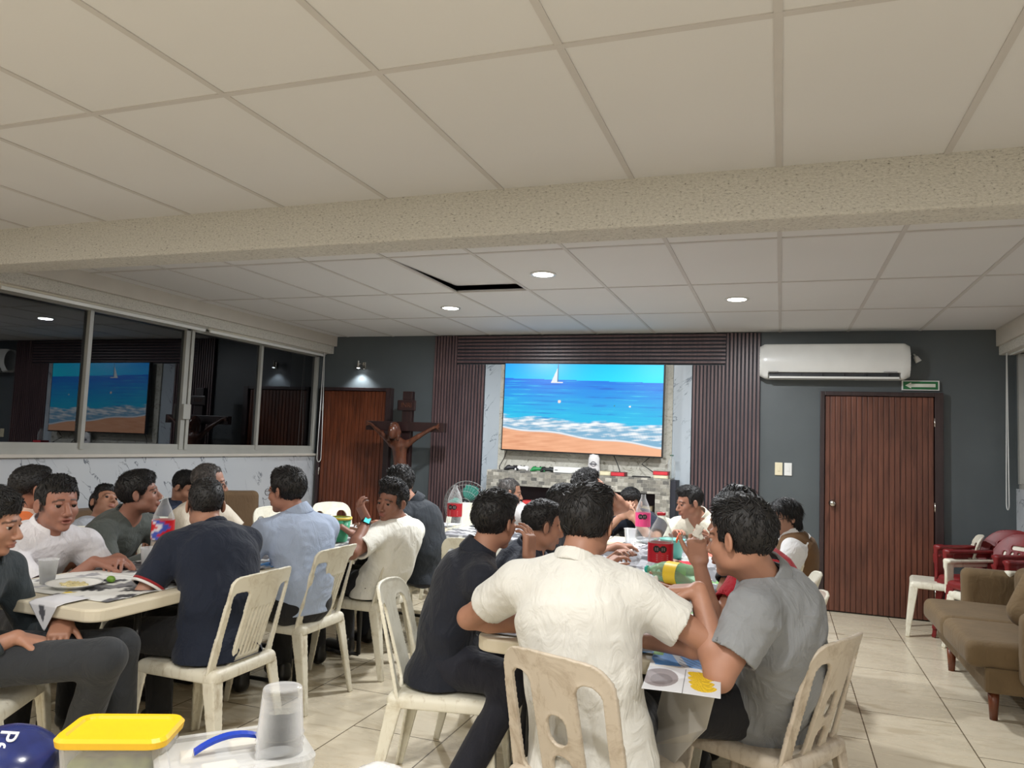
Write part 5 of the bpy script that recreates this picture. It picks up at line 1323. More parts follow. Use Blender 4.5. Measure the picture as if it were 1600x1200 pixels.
# ================================================================== BUILD THE PEOPLE
PEOPLE = {}
ONLY = None
for key, kw in SPEC.items():
    if ONLY is not None and key not in ONLY: continue
    kw = dict(kw); dx = np.array((kw.pop('dx', 0.0), 0, 0))
    for k in ('hip', 'H', 'N', 'Lw', 'Rw'):
        if kw.get(k) is not None: kw[k] = tuple(np.array(kw[k])+dx)
    if kw.get('hmat') == 'g': kw['hmat'] = M_HAIRG
    PEOPLE[key] = person(**kw)

# ================================================================== TABLE THINGS
def cup(name, label, x, y, z, r=0.038, h=0.10, mat=None, group='clear plastic cups', rx=0, ry=0, n=28):
    t = thing(name, label, 'cup', (x, y, z), group=group)
    pr_ = [(0.001, 0.002), (r*0.68, 0.002), (r*0.70, 0.0), (r*0.98, h*0.97), (r*1.05, h*0.975), (r*1.06, h), (r*0.99, h), (r*0.66, 0.004), (0.001, 0.004)]
    lathe('cup_body', pr_, mat or M_CUP, t, n, cap=False); t.rotation_euler = (rx, ry, 0); return t
def bottle(label, x, y, z, r, h, lab, lab_z, body=None, cap=(180, 30, 40), liquid=None, rot=(0, 0, 0), mark=None, group=None, neck=0.016):
    t = thing('soda_bottle', label, 'bottle', (x, y, z), group=group)
    b = body or M_PET
    prof = [(0.001, 0.012), (r*0.55, 0.004), (r*0.85, 0.0), (r*0.97, 0.02), (r, 0.05), (r*0.98, h*0.30), (r, h*0.36), (r*0.99, h*0.62), (r*0.90, h*0.70), (r*0.66, h*0.80), (r*0.36, h*0.90), (neck, h*0.945), (neck, h*0.985)]
    lathe('bottle_body', prof, b, t, 32, cap=False)
    if cap: lathe('cap', [(neck*1.15, h*0.955), (neck*1.18, h*0.99), (neck*1.05, h*1.0), (0.001, h*1.0)], var_mat('cap_%d_%d_%d' % cap, srgb(*cap), 0.4), t, 20)
    if lab:
        n = 32; nz = 8; V = []; cols = []; z0, z1 = lab_z
        for i in range(nz+1):
            for k in range(n):
                a_ = 2*PI*k/n; zz = z0+(z1-z0)*i/nz; V.append(((r+0.0015)*math.cos(a_), (r+0.0015)*math.sin(a_), zz))
                c = np.array(srgb(*lab)[:3])
                if mark == 'two' and (i <= 0): c = np.array(srgb(230, 225, 225)[:3])
                if mark == 'swirl':
                    a2 = (a_+0.6*math.sin(i*0.9)) % (2*PI)
                    if 4.4 < a2 < 4.9: c = np.array(srgb(236, 230, 236)[:3])
                    elif 4.9 < a2 < 5.6: c = np.array(srgb(70, 90, 190)[:3])
                cols.append(tuple(c)+(1,))
        Fc = [(i*n+k, i*n+(k+1) % n, (i+1)*n+(k+1) % n, (i+1)*n+k) for i in range(nz) for k in range(n)]
        lo = mkobj('label', V, Fc, attr_mat('bottle_label', 0.4), t, True, cols=cols)
        if mark == 'oct':       # two black octagonal warning marks, printed small text under them
            def patch(ang, zc, w_, h_, m, octa, nm='warning_mark'):
                pts = []; k_ = 8 if octa else 4
                for q in range(k_):
                    an = PI/k_+2*PI*q/k_
                    dx_, dz_ = (math.cos(an)*w_, math.sin(an)*h_); aa = ang+dx_/r
                    pts.append(((r+0.0028)*math.cos(aa), (r+0.0028)*math.sin(aa), zc+dz_))
                pts.append(((r+0.0028)*math.cos(ang), (r+0.0028)*math.sin(ang), zc))
                mkobj(nm, pts, [(q, (q+1) % k_, k_) for q in range(k_)], m, lo)
            blk = var_mat('print_black', srgb(14, 12, 14), 0.5); wht = var_mat('print_pale', srgb(222, 190, 190), 0.5)
            for da in (-0.26, 0.26):
                patch(-PI/2+0.1+da, z0+(z1-z0)*0.72, 0.019, 0.019, blk, True)
                for q in (0.006, 0.0, -0.006): patch(-PI/2+0.1+da, z0+(z1-z0)*0.72+q*1.0, 0.012, 0.0012, wht, False, 'printed_line')
            for q in range(4): patch(-PI/2+0.3, z0+(z1-z0)*(0.12+0.1*q), 0.045, 0.0012, wht, False, 'printed_line')
    if liquid:
        zl, c = liquid
        lathe('liquid', [(0.001, 0.014), (r*0.8, 0.008), (r*0.93, 0.03), (r*0.95, zl), (0.001, zl)], var_mat('liquid_%d_%d_%d' % c, srgb(*c), 0.1), t, 24, cap=False)
    t.rotation_euler = rot; return t
TZ = 0.737
# paper cloths: colour field printed on real folded sheets
def paper(name, label, x0, x1, y0, y1, z, fn, nx=60, ny=60, wav=0.003, hang=None, group=None, seed=0, cat='paper', rz=0.0):
    u, v_ = np.meshgrid(np.linspace(0, 1, nx), np.linspace(0, 1, ny))
    cx, cy = (x0+x1)/2, (y0+y1)/2
    X = (x0+u*(x1-x0))-cx; Y = (y0+v_*(y1-y0))-cy
    q = np.random.RandomState(seed); Zv = np.zeros_like(X)
    for _ in range(5):
        a_ = q.rand()*6.28; f_ = 8+q.rand()*22; Zv += np.sin((X*math.cos(a_)+Y*math.sin(a_))*f_+q.rand()*6.28)
    Zv = np.abs(Zv)*wav/2
    if hang is not None: X, Y, Zv = hang(X+cx, Y+cy, Zv+z); X = X-cx; Y = Y-cy; Zv = Zv-z
    cols = fn(u, v_, q)
    if rz: c_, s_ = math.cos(rz), math.sin(rz); X, Y = X*c_-Y*s_, X*s_+Y*c_
    V = np.stack([X, Y, Zv], -1).reshape(-1, 3)
    idx = np.arange(nx*ny).reshape(ny, nx)
    Fq = np.stack([idx[:-1, :-1], idx[:-1, 1:], idx[1:, 1:], idx[1:, :-1]], -1).reshape(-1, 4)
    o = mkobj(name, V, Fq, attr_mat('printed_paper', 0.6), None, True, cols=np.concatenate([cols.reshape(-1, 3), np.ones((nx*ny, 1))], 1))
    o.location = (cx, cy, z); tag(o, label, cat, group)
    sm = o.modifiers.new('thickness', 'SOLIDIFY'); sm.thickness = 0.0008; sm.offset = 0
    return o
lin = lambda *c: np.array(srgb(*c)[:3])
def newsprint(colour=0.0, dens=14):
    def fn(u, v_, q):
        c = np.tile(lin(226, 226, 222), u.shape+(1,)).reshape(u.shape+(3,)).copy()
        for _ in range(dens):
            cx, cy = q.rand(), q.rand(); w_, h_ = 0.03+0.10*q.rand(), 0.015+0.06*q.rand(); an = q.rand()*3
            du = (u-cx)*math.cos(an)+(v_-cy)*math.sin(an); dv = -(u-cx)*math.sin(an)+(v_-cy)*math.cos(an)
            m = (np.abs(du) < w_) & (np.abs(dv) < h_*(0.5+0.5*np.abs(np.sin(u*60+v_*40))))
            if q.rand() < colour: k = [(236, 206, 60), (120, 190, 90), (90, 160, 220), (226, 110, 90), (240, 190, 150)][q.randint(5)]
            else: g_ = q.randint(60, 180); k = (g_, g_, g_+4)
            c[m] = lin(*k)
        m = (np.abs(np.sin(v_*90)) < 0.25) & (np.sin(u*9+q.rand()*6) > 0.2); c[m] = c[m]*0.62
        return c
    return fn
def drape(edge_y0=None, edge_x1=None, edge_x0=None, slope=0.8):
    def f(X, Y, Z):
        if edge_y0 is not None:
            d = np.maximum(edge_y0-Y, 0); Z = Z-d*slope; Y = np.where(d > 0, edge_y0-d*math.sqrt(max(0, 1-slope**2))*0.9-0.004, Y)
        if edge_x1 is not None:
            d = np.maximum(X-edge_x1, 0); Z = Z-d*slope; X = np.where(d > 0, edge_x1+d*math.sqrt(max(0, 1-slope**2))+0.004, X)
        if edge_x0 is not None:
            d = np.maximum(edge_x0-X, 0); Z = Z-d*slope; X = np.where(d > 0, edge_x0-d*math.sqrt(max(0, 1-slope**2))-0.004, X)
        return X, Y, Z
    return f
GP = 'printed paper sheets covering the tables'
paper('table_paper', 'newsprint sheet with coloured pictures on the near part of the right table', -1.04, -0.24, 2.62, 4.1, TZ+0.001, newsprint(0.4, 130), 130, 220, hang=drape(edge_x1=-0.29), group=GP, seed=1)
paper('table_paper', 'mostly grey newsprint sheet on the far part of the right table', -1.06, -0.26, 4.05, 5.97, TZ+0.003, newsprint(0.15, 150), 130, 260, hang=drape(edge_x1=-0.29), group=GP, seed=2)
paper('table_paper', 'printed sheet draped over the table joining the two rows, its corner hanging down', -2.37, -1.2, 4.93, 5.8, TZ+0.002, newsprint(0.05, 90), 150, 110, hang=drape(edge_y0=5.15, slope=0.93), group=GP, seed=3)
paper('table_paper', 'printed sheet on the near end of the left table under the plate', -3.14, -2.50, 2.33, 3.1, TZ+0.001, newsprint(0.05, 60), 90, 100, group=GP, seed=4)
paper('table_paper', 'printed sheet along the middle of the left table', -3.15, -2.47, 3.08, 4.3, TZ+0.002, newsprint(0.1, 90), 90, 150, group=GP, seed=5)
paper('table_paper', 'printed sheet on the far part of the left table', -3.15, -2.47, 4.28, 5.8, TZ+0.001, newsprint(0.1, 90), 90, 150, group=GP, seed=6)
# corner flap of the left table
def flapcol(u, v_, q):
    c = np.tile(lin(222, 222, 226), u.shape+(1,)).reshape(u.shape+(3,)).copy()
    c[((u-0.45)**2+(v_-0.3)**2) < 0.02] = lin(90, 90, 96); c[np.abs(u-0.82) < 0.02] = lin(70, 70, 76); return c
def tri(X, Y, Z):
    d = np.maximum(2.225-Y, 0); return np.where(d > 0, -2.66+(X+2.66)*(1-d/0.108), X), np.where(d > 0, 2.195, Y), Z-d
o = paper('table_paper', 'folded corner of printed paper hanging off the near end of the left table', -2.76, -2.60, 2.12, 2.34, TZ+0.006, flapcol, 20, 30, 0.001, tri, GP, 7)
# right table: near corner sheet with the bananas, stiff overhang and hanging side
def banana(u, v_, q):
    c = np.tile(lin(214, 216, 220), u.shape+(1,)).reshape(u.shape+(3,)).copy()
    m = (v_ > 0.62) & (np.sin(u*13+v_*7) > -0.75); c[m] = lin(96, 156, 222)
    m = (v_ > 0.62) & (np.abs(np.sin(u*30+v_*46)) < 0.28) & (u > 0.4); c[m] = lin(44, 66, 104)
    m = (v_ > 0.9) & (u < 0.15); c[m] = lin(120, 176, 70)
    m = (v_ > 0.57) & (v_ < 0.63); c[m] = lin(232, 232, 228)
    g = ((u-0.20)/0.24)**2+((v_-0.30)/0.22)**2 < 1; c[g] = lin(142, 134, 136)
    g = ((u-0.22)/0.15)**2+((v_-0.26)/0.13)**2 < 1; c[g] = lin(118, 110, 112)
    c[(np.abs(u-0.52) < 0.006) & (v_ < 0.57)] = lin(40, 40, 44)
    for k, (bx, by) in enumerate(((0.72, 0.47), (0.73, 0.36), (0.75, 0.25), (0.78, 0.15), (0.82, 0.42))):
        du, dv = u-bx, v_-by-0.9*(u-bx)**2
        m = (du/0.17)**2+(dv/0.075)**2 < 1; c[m] = lin(232, 196, 40)
        m &= np.abs(np.sin((dv)*190+du*20)) < 0.3; c[m] = lin(150, 116, 30)
    return c
paper('table_paper', 'sheet printed with yellow bananas at the near corner of the right table', -0.385, -0.165, 2.24, 2.66, TZ+0.004, banana, 130, 170, 0.002, None, GP, 8, rz=R(4))
def greyside(u, v_, q):
    c = np.tile(lin(196, 192, 186), u.shape+(1,)).reshape(u.shape+(3,)).copy(); return c
Vh = [(-0.395, 2.245, 0.738), (-0.172, 2.262, 0.738), (-0.150, 2.60, 0.735), (-0.20, 2.72, 0.50), (-0.27, 2.38, 0.42), (-0.34, 2.40, 0.30), (-0.40, 2.45, 0.32)]
M_UNDER = var_mat('paper_back', srgb(190, 186, 178), 0.7, 0.05)
bm = bmesh.new()
P0 = [(-0.168, 2.262, 0.737), (-0.20, 2.40, 0.600), (-0.235, 2.43, 0.555), (-0.245, 2.47, 0.53), (-0.36, 2.55, 0.36), (-0.40, 2.60, 0.45), (-0.34, 2.60, 0.735)]
vs_ = [bm.verts.new(q) for q in P0]
bm.faces.new(vs_); o = from_bm('hanging_paper', bm, M_UNDER); tag(o, 'blank underside of the paper hanging below the bananas at the right table corner', 'paper', GP)
sm = o.modifiers.new('thickness', 'SOLIDIFY'); sm.thickness = 0.001

# cups and food on the left table
cup('plastic_cup', 'clear plastic cup on the left table, nearest the dark jacket', -3.00, 2.47, TZ+0.003, 0.040, 0.105)
cup('plastic_cup', 'clear plastic cup on the left table in front of the grey band-collar shirt', -2.90, 2.93, TZ+0.003, 0.042, 0.11)
cup('plastic_cup', 'small clear cup behind the navy elbow, at the foot of the cola bottle', -2.84, 3.13, TZ+0.003, 0.036, 0.085)
cup('plastic_cup', 'clear tumbler beside the far red-labelled bottle on the joining table', -2.46, 5.25, TZ+0.003, 0.045, 0.12)
cup('plastic_cup', 'tall clear cup left of the sleeve of the light blue shirt', -3.02, 4.62, TZ+0.003, 0.040, 0.13)
cup('plastic_cup', 'clear plastic cup on the right table left of the pink-labelled bottle', -0.985, 5.30, TZ+0.005, 0.042, 0.12)
cup('plastic_cup', 'clear plastic cup beside the aqua tub at the far end of the right table', -0.46, 4.75, TZ+0.005, 0.042, 0.12)
def plate():
    t = thing('foam_plate', 'white foam plate of food on the near end of the left table', 'plate', (-2.84, 2.47, TZ+0.003))
    lathe('plate_body', [(0.001, 0.004), (0.075, 0.004), (0.088, 0.014), (0.108, 0.020), (0.110, 0.023), (0.090, 0.019), (0.074, 0.009), (0.001, 0.009)], var_mat('foam', srgb(240, 240, 236), 0.6, 0.02), t, 40, cap=False)
    g = SDF((-0.09, -0.06, 0), (0.09, 0.06, 0.04), 0.003); q = random.Random(4)
    for i in range(60): a_ = q.random()*6.28; r_ = 0.07*math.sqrt(q.random()); g.ell((r_*math.cos(a_), 0.65*r_*math.sin(a_), 0.012), (0.006+0.006*q.random(), 0.006, 0.004+0.004*q.random()), k=0.003)
    o = g.obj('food', var_mat('pale_food', srgb(226, 212, 160), 0.6, 0.2, 60), t); o['kind'] = 'stuff'
    o = thing('lime_wedge', 'green squeezed lime half resting at the rim of the foam plate', 'lime', (-2.80, 2.62, TZ+0.012))
    g = SDF((-0.025, -0.02, -0.01), (0.025, 0.02, 0.03), 0.002); g.ell((0, 0, 0.006), (0.022, 0.015, 0.015)); g.obj('peel', var_mat('lime_green', srgb(110, 150, 50), 0.4), o)
plate()
bottle('cola bottle with a red and blue swirled label on the left table, nearly empty', -3.05, 3.16, TZ+0.003, 0.055, 0.34, (214, 24, 34), (0.115, 0.215), mark='swirl', cap=None, liquid=(0.10, (196, 170, 140)))
t = thing('bowl', 'yellow-green plastic bowl just behind the cola bottle on the left table', 'bowl', (-2.90, 3.42, TZ+0.003))
lathe('bowl_body', [(0.04, 0.0), (0.045, 0.004), (0.085, 0.065), (0.088, 0.068), (0.082, 0.066), (0.042, 0.008), (0.001, 0.006)], glassy('yellow_green_plastic', (0.85, 0.88, 0.5, 1), 0.6, 0.3, srgb(206, 208, 120)), t, 32, cap=False)
t = thing('spoon', 'orange plastic spoon handle rising left of the cola bottle', 'spoon', (-3.10, 3.22, TZ+0.05))
tube('handle', [(-0.05, -0.02, 0.10), (-0.02, 0, 0.03), (0.03, 0.01, -0.03)], 0.007, var_mat('orange_plastic', srgb(240, 104, 50), 0.4), t)
t = thing('plastic_tub', 'green translucent cup with a yellow rim beside the light blue shirt', 'cup', (-2.71, 4.33, TZ+0.003))
lathe('cup_body', [(0.045, 0), (0.048, 0.004), (0.068, 0.15), (0.066, 0.15), (0.044, 0.006), (0.001, 0.004)], glassy('green_plastic', (0.5, 0.85, 0.7, 1), 0.55, 0.25, srgb(96, 190, 150)), t, 32, cap=False)
lathe('rim', [(0.066, 0.142), (0.073, 0.144), (0.074, 0.158), (0.066, 0.160)], var_mat('yellow_rim', srgb(232, 206, 90), 0.4), t, 32, cap=False)
t = thing('dish', 'dark green plastic dish beyond the yellow-rimmed cup on the left table', 'dish', (-2.72, 4.95, TZ+0.003))
lathe('dish_body', [(0.05, 0), (0.06, 0.004), (0.10, 0.05), (0.097, 0.05), (0.055, 0.008), (0.001, 0.007)], var_mat('dark_green_plastic', srgb(30, 128, 96), 0.4), t, 32, cap=False)
# smooth stack of foam plates behind the green dish
t = thing('plate_stack', 'white foam plates with wrappers beyond the green dish on the left table', 'plates', (-2.78, 5.35, TZ+0.003))
for i in range(3): lathe('plate', [(0.001, 0.004+i*0.014), (0.08, 0.004+i*0.014), (0.115, 0.022+i*0.014), (0.116, 0.026+i*0.014), (0.08, 0.010+i*0.014), (0.001, 0.010+i*0.014)], MATS['foam'], t, 32, cap=False)
bottle('large clear bottle with a red label on the joining table, in front of the fan', -2.38, 5.42, TZ+0.003, 0.058, 0.345, (170, 26, 38), (0.10, 0.20), mark='oct', cap=None)
# right table
bottle('big clear bottle with red cap and red label standing on the right table', -0.60, 4.12, TZ+0.006, 0.066, 0.345, (190, 28, 46), (0.085, 0.185), mark='oct', cap=(206, 40, 56), neck=0.020)
bottle('clear bottle with a pink label at the far end of the right table', -0.94, 5.55, TZ+0.006, 0.054, 0.35, (226, 70, 130), (0.115, 0.215), mark='oct', cap=None)
o = bottle('green plastic bottle lying on its side, with teal cap and yellow label', -0.66, 3.84, TZ+0.066, 0.056, 0.33, (236, 200, 50), (0.13, 0.20), body=M_PETG, cap=(30, 176, 160), mark=None)
o.location = (-0.35, 3.88, TZ+0.064); o.rotation_euler = (0, R(-90), R(-22))
cup('plastic_cup', 'clear crumpled cup lying left of the red-capped bottle', -0.80, 4.45, TZ+0.045, 0.042, 0.11, rx=R(80), ry=R(30))
t = thing('napkin_cup', 'white cup with a folded paper napkin standing in it, near the raised hand', 'cup', (-0.485, 3.20, TZ+0.005))
lathe('cup_body', [(0.001, 0.003), (0.027, 0.003), (0.040, 0.098), (0.043, 0.100), (0.038, 0.100), (0.024, 0.006)], glassy('milky_cup', (0.9, 0.9, 0.88, 1), 0.72, 0.4, srgb(226, 220, 206)), t, 28, cap=False)
g = SDF((-0.04, -0.03, 0), (0.04, 0.03, 0.17), 0.004); g.limb((0, 0, 0.03), (0.004, 0, 0.155), 0.033, 0.008, flat=((0, 1, 0), 0.35)); g.wrinkle(0.003, 60, 3)
nap = g.obj('napkin', cloth_mat('napkin_paper', srgb(232, 228, 216)), t)
t = thing('plastic_tub', 'aqua plastic tub with an orange spoon at the far end of the right table', 'tub', (-0.64, 4.90, TZ+0.005))
lathe('tub_body', [(0.055, 0), (0.058, 0.004), (0.078, 0.115), (0.084, 0.118), (0.076, 0.118), (0.054, 0.006), (0.001, 0.004)], var_mat('aqua_plastic', srgb(126, 214, 200), 0.35), t, 32, cap=False)
o = thing('spoon', 'orange plastic spoon standing in the aqua tub', 'spoon', (-0.62, 4.88, TZ+0.02))
tube('handle', [(-0.02, -0.02, 0.02), (0.035, -0.06, 0.15)], 0.008, MATS['orange_plastic'], o)
t = thing('plate', 'bright red plastic plate on the right table behind the raised forearm', 'plate', (-0.53, 4.45, TZ+0.005))
lathe('plate_body', [(0.001, 0.006), (0.09, 0.006), (0.12, 0.028), (0.124, 0.034), (0.090, 0.014), (0.001, 0.012)], var_mat('red_plastic', srgb(222, 34, 52), 0.35), t, 40, cap=False)
t = thing('paper_napkin', 'crumpled white napkin held up in the hand beside the grey polo', 'napkin', (-0.303, 3.07, 1.105))
g = SDF((-0.03, -0.03, -0.05), (0.03, 0.03, 0.05), 0.004); g.box((0, 0, 0.008), (0.017, 0.004, 0.026), np.array(Matrix.Rotation(0.4, 3, 'Y')), rd=0.003); g.box((0.006, 0.006, -0.004), (0.012, 0.004, 0.022), np.array(Matrix.Rotation(-0.5, 3, 'Y')), rd=0.003, k=0.004); g.wrinkle(0.003, 90, 6); g.obj('sheet', MATS['napkin_paper'], t)

# smartwatch on the raised wrist
if 'watch' in PEOPLE:
    root, inf = PEOPLE['watch']; el, wr = inf['arms'][1]; ax = nrm(wr-el); c0 = wr-ax*0.025-inf['org']
    u_ = nrm(np.cross(ax, (0.3, -1, 0))); w_ = np.cross(ax, u_); V = []; n = 24
    for (rr, tt) in ((0.0275, -0.010), (0.031, -0.010), (0.031, 0.010), (0.0275, 0.010)):
        for k in range(n): an = 2*PI*k/n; V.append(tuple(c0+ax*tt+(u_*math.cos(an)+w_*math.sin(an))*rr))
    Fc = [(r_*n+k, r_*n+(k+1) % n, ((r_+1) % 4)*n+(k+1) % n, ((r_+1) % 4)*n+k) for r_ in range(4) for k in range(n)]
    ws = mkobj('smartwatch', V, Fc, M_BLACK, root, True)
    cdir = nrm(np.array((2.3, -4.0, 0.3))); cdir = nrm(cdir-ax*(cdir@ax)); B3 = np.stack([np.cross(ax, cdir), ax, cdir], 1)
    def blk(nm, off, hx, hy, hz, m, par):
        V = [tuple(c0+cdir*off+B3@np.array((sx*hx, sy*hy, sz*hz))) for sz in (-1, 1) for sx, sy in ((-1, -1), (1, -1), (1, 1), (-1, 1))]
        return mkobj(nm, V, [(3, 2, 1, 0), (4, 5, 6, 7), (0, 1, 5, 4), (1, 2, 6, 5), (2, 3, 7, 6), (3, 0, 4, 7)], m, par)
    blk('watch_case', 0.031, 0.020, 0.022, 0.005, M_BLACK, ws)
    eg, nt, p = base_mat('watch_glow', srgb(40, 60, 60)); p.inputs['Emission Color'].default_value = srgb(60, 214, 210); p.inputs['Emission Strength'].default_value = 1.1
    blk('watch_screen', 0.0365, 0.017, 0.019, 0.0008, eg, ws)

# ---- things on the shelf unit (top at z 1.135)
SZ = 1.136
def pad(label, x, col, sp_):
    t = thing('game_controller', label, 'controller', (x, 7.40, SZ+0.028), rz=sp_, group='game controllers on the shelf')
    g = SDF((-0.10, -0.07, -0.04), (0.10, 0.07, 0.04), 0.004)
    g.box((0, 0, 0.0), (0.055, 0.032, 0.018), rd=0.016)
    for s in (1, -1): g.limb((0.045*s, 0.0, 0), (0.066*s, -0.042, -0.014), 0.025, 0.013, 0.02)
    g.obj('shell', var_mat('pad_%d_%d_%d' % col, srgb(*col), 0.35), t)
    dk = M_BLACK if sum(col) > 150 else var_mat('pad_grey', srgb(90, 92, 96), 0.4)
    for (a_, b_) in ((-0.035, 0.012), (0.020, -0.010)): lathe('thumbstick', [(0.006, 0.0), (0.006, 0.008), (0.010, 0.010), (0.009, 0.013), (0.001, 0.012)], dk, t, 12, M=Matrix.Translation((a_, b_, 0.016)))
pad('black game controller, leftmost on the mosaic shelf', -2.62, (22, 24, 30), 0.1)
pad('white game controller between the black and the green ones', -2.50, (228, 228, 226), -0.15)
pad('green game controller left of the white console', -2.335, (30, 130, 70), 0.1)
pad('black game controller beside the green one, against the white console', -2.235, (24, 30, 30), 0.3)
t = thing('game_console', 'flat white game console lying on the mosaic shelf', 'console', (-2.02, 7.43, SZ))
box('case', -0.145, 0.145, -0.07, 0.07, 0.004, 0.062, M_WHITEP, t, 0.004)
box('disc_slot', -0.13, -0.10, -0.0715, -0.069, 0.026, 0.032, M_BLACK, t); lathe('power_button', [(0.008, 0.001), (0.007, 0.003), (0.001, 0.003)], MATS['grey_print'], t, 16, M=Matrix.Translation((0.12, -0.069, 0.040)) @ Matrix.Rotation(PI/2, 4, 'X'))
box('foot', -0.13, 0.13, -0.06, 0.06, 0.0, 0.004, M_BLACK, t)
def booklet(label, x, w_, h_, col, z=SZ, y=7.40, col2=None, rz=0):
    t = thing('book', label, 'book', (x, y, z), rz=rz, group='books on the shelf unit')
    box('cover', -w_/2, w_/2, -0.06, 0.06, 0, h_, var_mat('cover_%d_%d_%d' % col, srgb(*col), 0.5), t, 0.003)
    box('pages', -w_/2+0.004, w_/2-0.012, -0.0615, 0.055, 0.004, h_-0.004, var_mat('page_edges', srgb(232, 222, 196), 0.8) if col2 is None else var_mat('edge_%d_%d_%d' % col2, srgb(*col2), 0.6), t)
booklet('red-edged dark book beside the console, under the white packet', -1.80, 0.155, 0.038, (110, 24, 34), col2=(206, 50, 62))
booklet('cream book between the two red ones on the shelf top', -1.63, 0.12, 0.042, (170, 160, 130), y=7.43, col2=(222, 214, 180))
booklet('red-edged book right of the cream one on the shelf top', -1.50, 0.145, 0.040, (104, 22, 32), col2=(204, 48, 60))
booklet('cream book at the right end of the shelf top, under the red one', -1.085, 0.14, 0.030, (190, 180, 150), col2=(222, 214, 184))
booklet('red book stacked on the cream one at the right end of the shelf', -1.085, 0.15, 0.038, (120, 26, 36), z=SZ+0.031, col2=(208, 52, 62))
booklet('red book lying in the left niche of the shelf unit', -2.40, 0.15, 0.04, (180, 36, 44), z=0.802, y=7.40, col2=(214, 70, 70))
booklet('yellowish book lying in the left niche, right of the red one', -2.12, 0.12, 0.055, (214, 204, 140), z=0.802, y=7.40, col2=(232, 224, 170))
booklet('brown box-like book at the right of the right-hand niche', -1.22, 0.12, 0.06, (130, 118, 96), z=0.802, y=7.40, col2=(150, 138, 112))
t = thing('dvd_reel', 'grey round disc spindle in the right-hand niche', 'disc', (-1.37, 7.42, 0.865))
lathe('disc', [(0.012, 0), (0.055, 0), (0.055, 0.008), (0.012, 0.008)], var_mat('disc_grey', srgb(96, 100, 104), 0.3), t, 30, M=Matrix.Rotation(PI/2, 4, 'X'))
for k in range(6):
    a_ = k*PI/3; lathe('hole', [(0.001, 0.0), (0.008, 0.0)], MATS['print_black'] if 'print_black' in MATS else M_BLACK, t, 10, cap=False, M=Matrix.Rotation(PI/2, 4, 'X') @ Matrix.Translation((0.033*math.cos(a_), 0.033*math.sin(a_), 0.009)))
t = thing('remote_control', 'slim black remote control lying on the shelf top', 'remote', (-1.28, 7.40, SZ))
box('body', -0.09, 0.09, -0.018, 0.018, 0, 0.012, M_BLACK, t, 0.003)
t = thing('paper_packet', 'white paper packet with a dark emblem standing behind the books', 'packet', (-1.78, 7.50, SZ))
g = SDF((-0.07, -0.05, 0), (0.07, 0.05, 0.25), 0.005); g.limb((0, 0, 0.03), (0, 0, 0.15), 0.062, 0.058, flat=((0, 1, 0), 0.5)); g.limb((0, 0, 0.15), (0, 0, 0.18), 0.045, 0.035, 0.02, flat=((0, 1, 0), 0.6)); g.box((0, 0, 0.205), (0.05, 0.02, 0.018), rd=0.01, k=0.01); g.wrinkle(0.002, 60, 2); g.half((0, 0, 0.001), (0, 0, -1))
g.obj('packet_body', var_mat('packet_white', srgb(226, 226, 226), 0.6, 0.03), t)
ring = [(0.026*math.cos(2*PI*k/24), -0.0345, 0.105+0.022*math.sin(2*PI*k/24)) for k in range(24)]
tube('emblem', ring, 0.003, var_mat('emblem_grey', srgb(90, 92, 100), 0.5), t, 5, True)
box('emblem_bar', -0.038, 0.038, -0.037, -0.033, 0.100, 0.110, MATS['emblem_grey'], t)
bottle('small empty clear bottle at the right end of the shelf top', -1.0, 7.46, SZ, 0.038, 0.23, None, None, body=M_PET, cap=(70, 110, 90))
for (x0, x1, z0, z1, lab) in ((-2.72, -2.80, 1.35, 1.14, 'thin dark cable hanging from the left corner of the television'), (-1.60, -1.52, 1.35, 1.17, 'thin dark cable hanging below the middle of the television'), (-1.24, -1.17, 1.35, 1.15, 'bent dark cable hanging below the right part of the television')):
    bend = -0.10 if 'bent' in lab else 0.0
    o = tube('cable', [(x0, 7.52, z0+0.05), (x0+(x1-x0)*0.2, 7.53, z0-0.02), (x0+(x1-x0)*0.55+bend, 7.535, (z0+z1)/2+0.01), (x1, 7.50, z1+0.03), (x1+0.01, 7.48, z1)], 0.005, M_BLACK, None, 6); tag(o, lab, 'cable')

# ---- foreground serving table things (top at z 0.735)
def rrect(hx, hy, r, n=6):
    P = []
    for (sx, sy, a0) in ((1, 1, 0), (-1, 1, PI/2), (-1, -1, PI), (1, -1, 1.5*PI)):
        for k in range(n+1): a_ = a0+PI/2*k/n; P.append((sx*(hx-r)+r*math.cos(a_), sy*(hy-r)+r*math.sin(a_)))
    return P
def loft(name, secs, mat, parent, capb=True, capt=True):
    """secs: list of (hx, hy, r, z)"""
    V = []; Fc = []; n = 28
    for (hx, hy, r, z) in secs: V += [(x, y, z) for x, y in rrect(hx, hy, r)]
    for i in range(len(secs)-1):
        for k in range(n): Fc.append((i*n+k, i*n+(k+1) % n, (i+1)*n+(k+1) % n, (i+1)*n+k))
    if capb: Fc.append(tuple(range(n))[::-1])
    if capt: Fc.append(tuple((len(secs)-1)*n+k for k in range(n)))
    return mkobj(name, V, Fc, mat, parent, False)
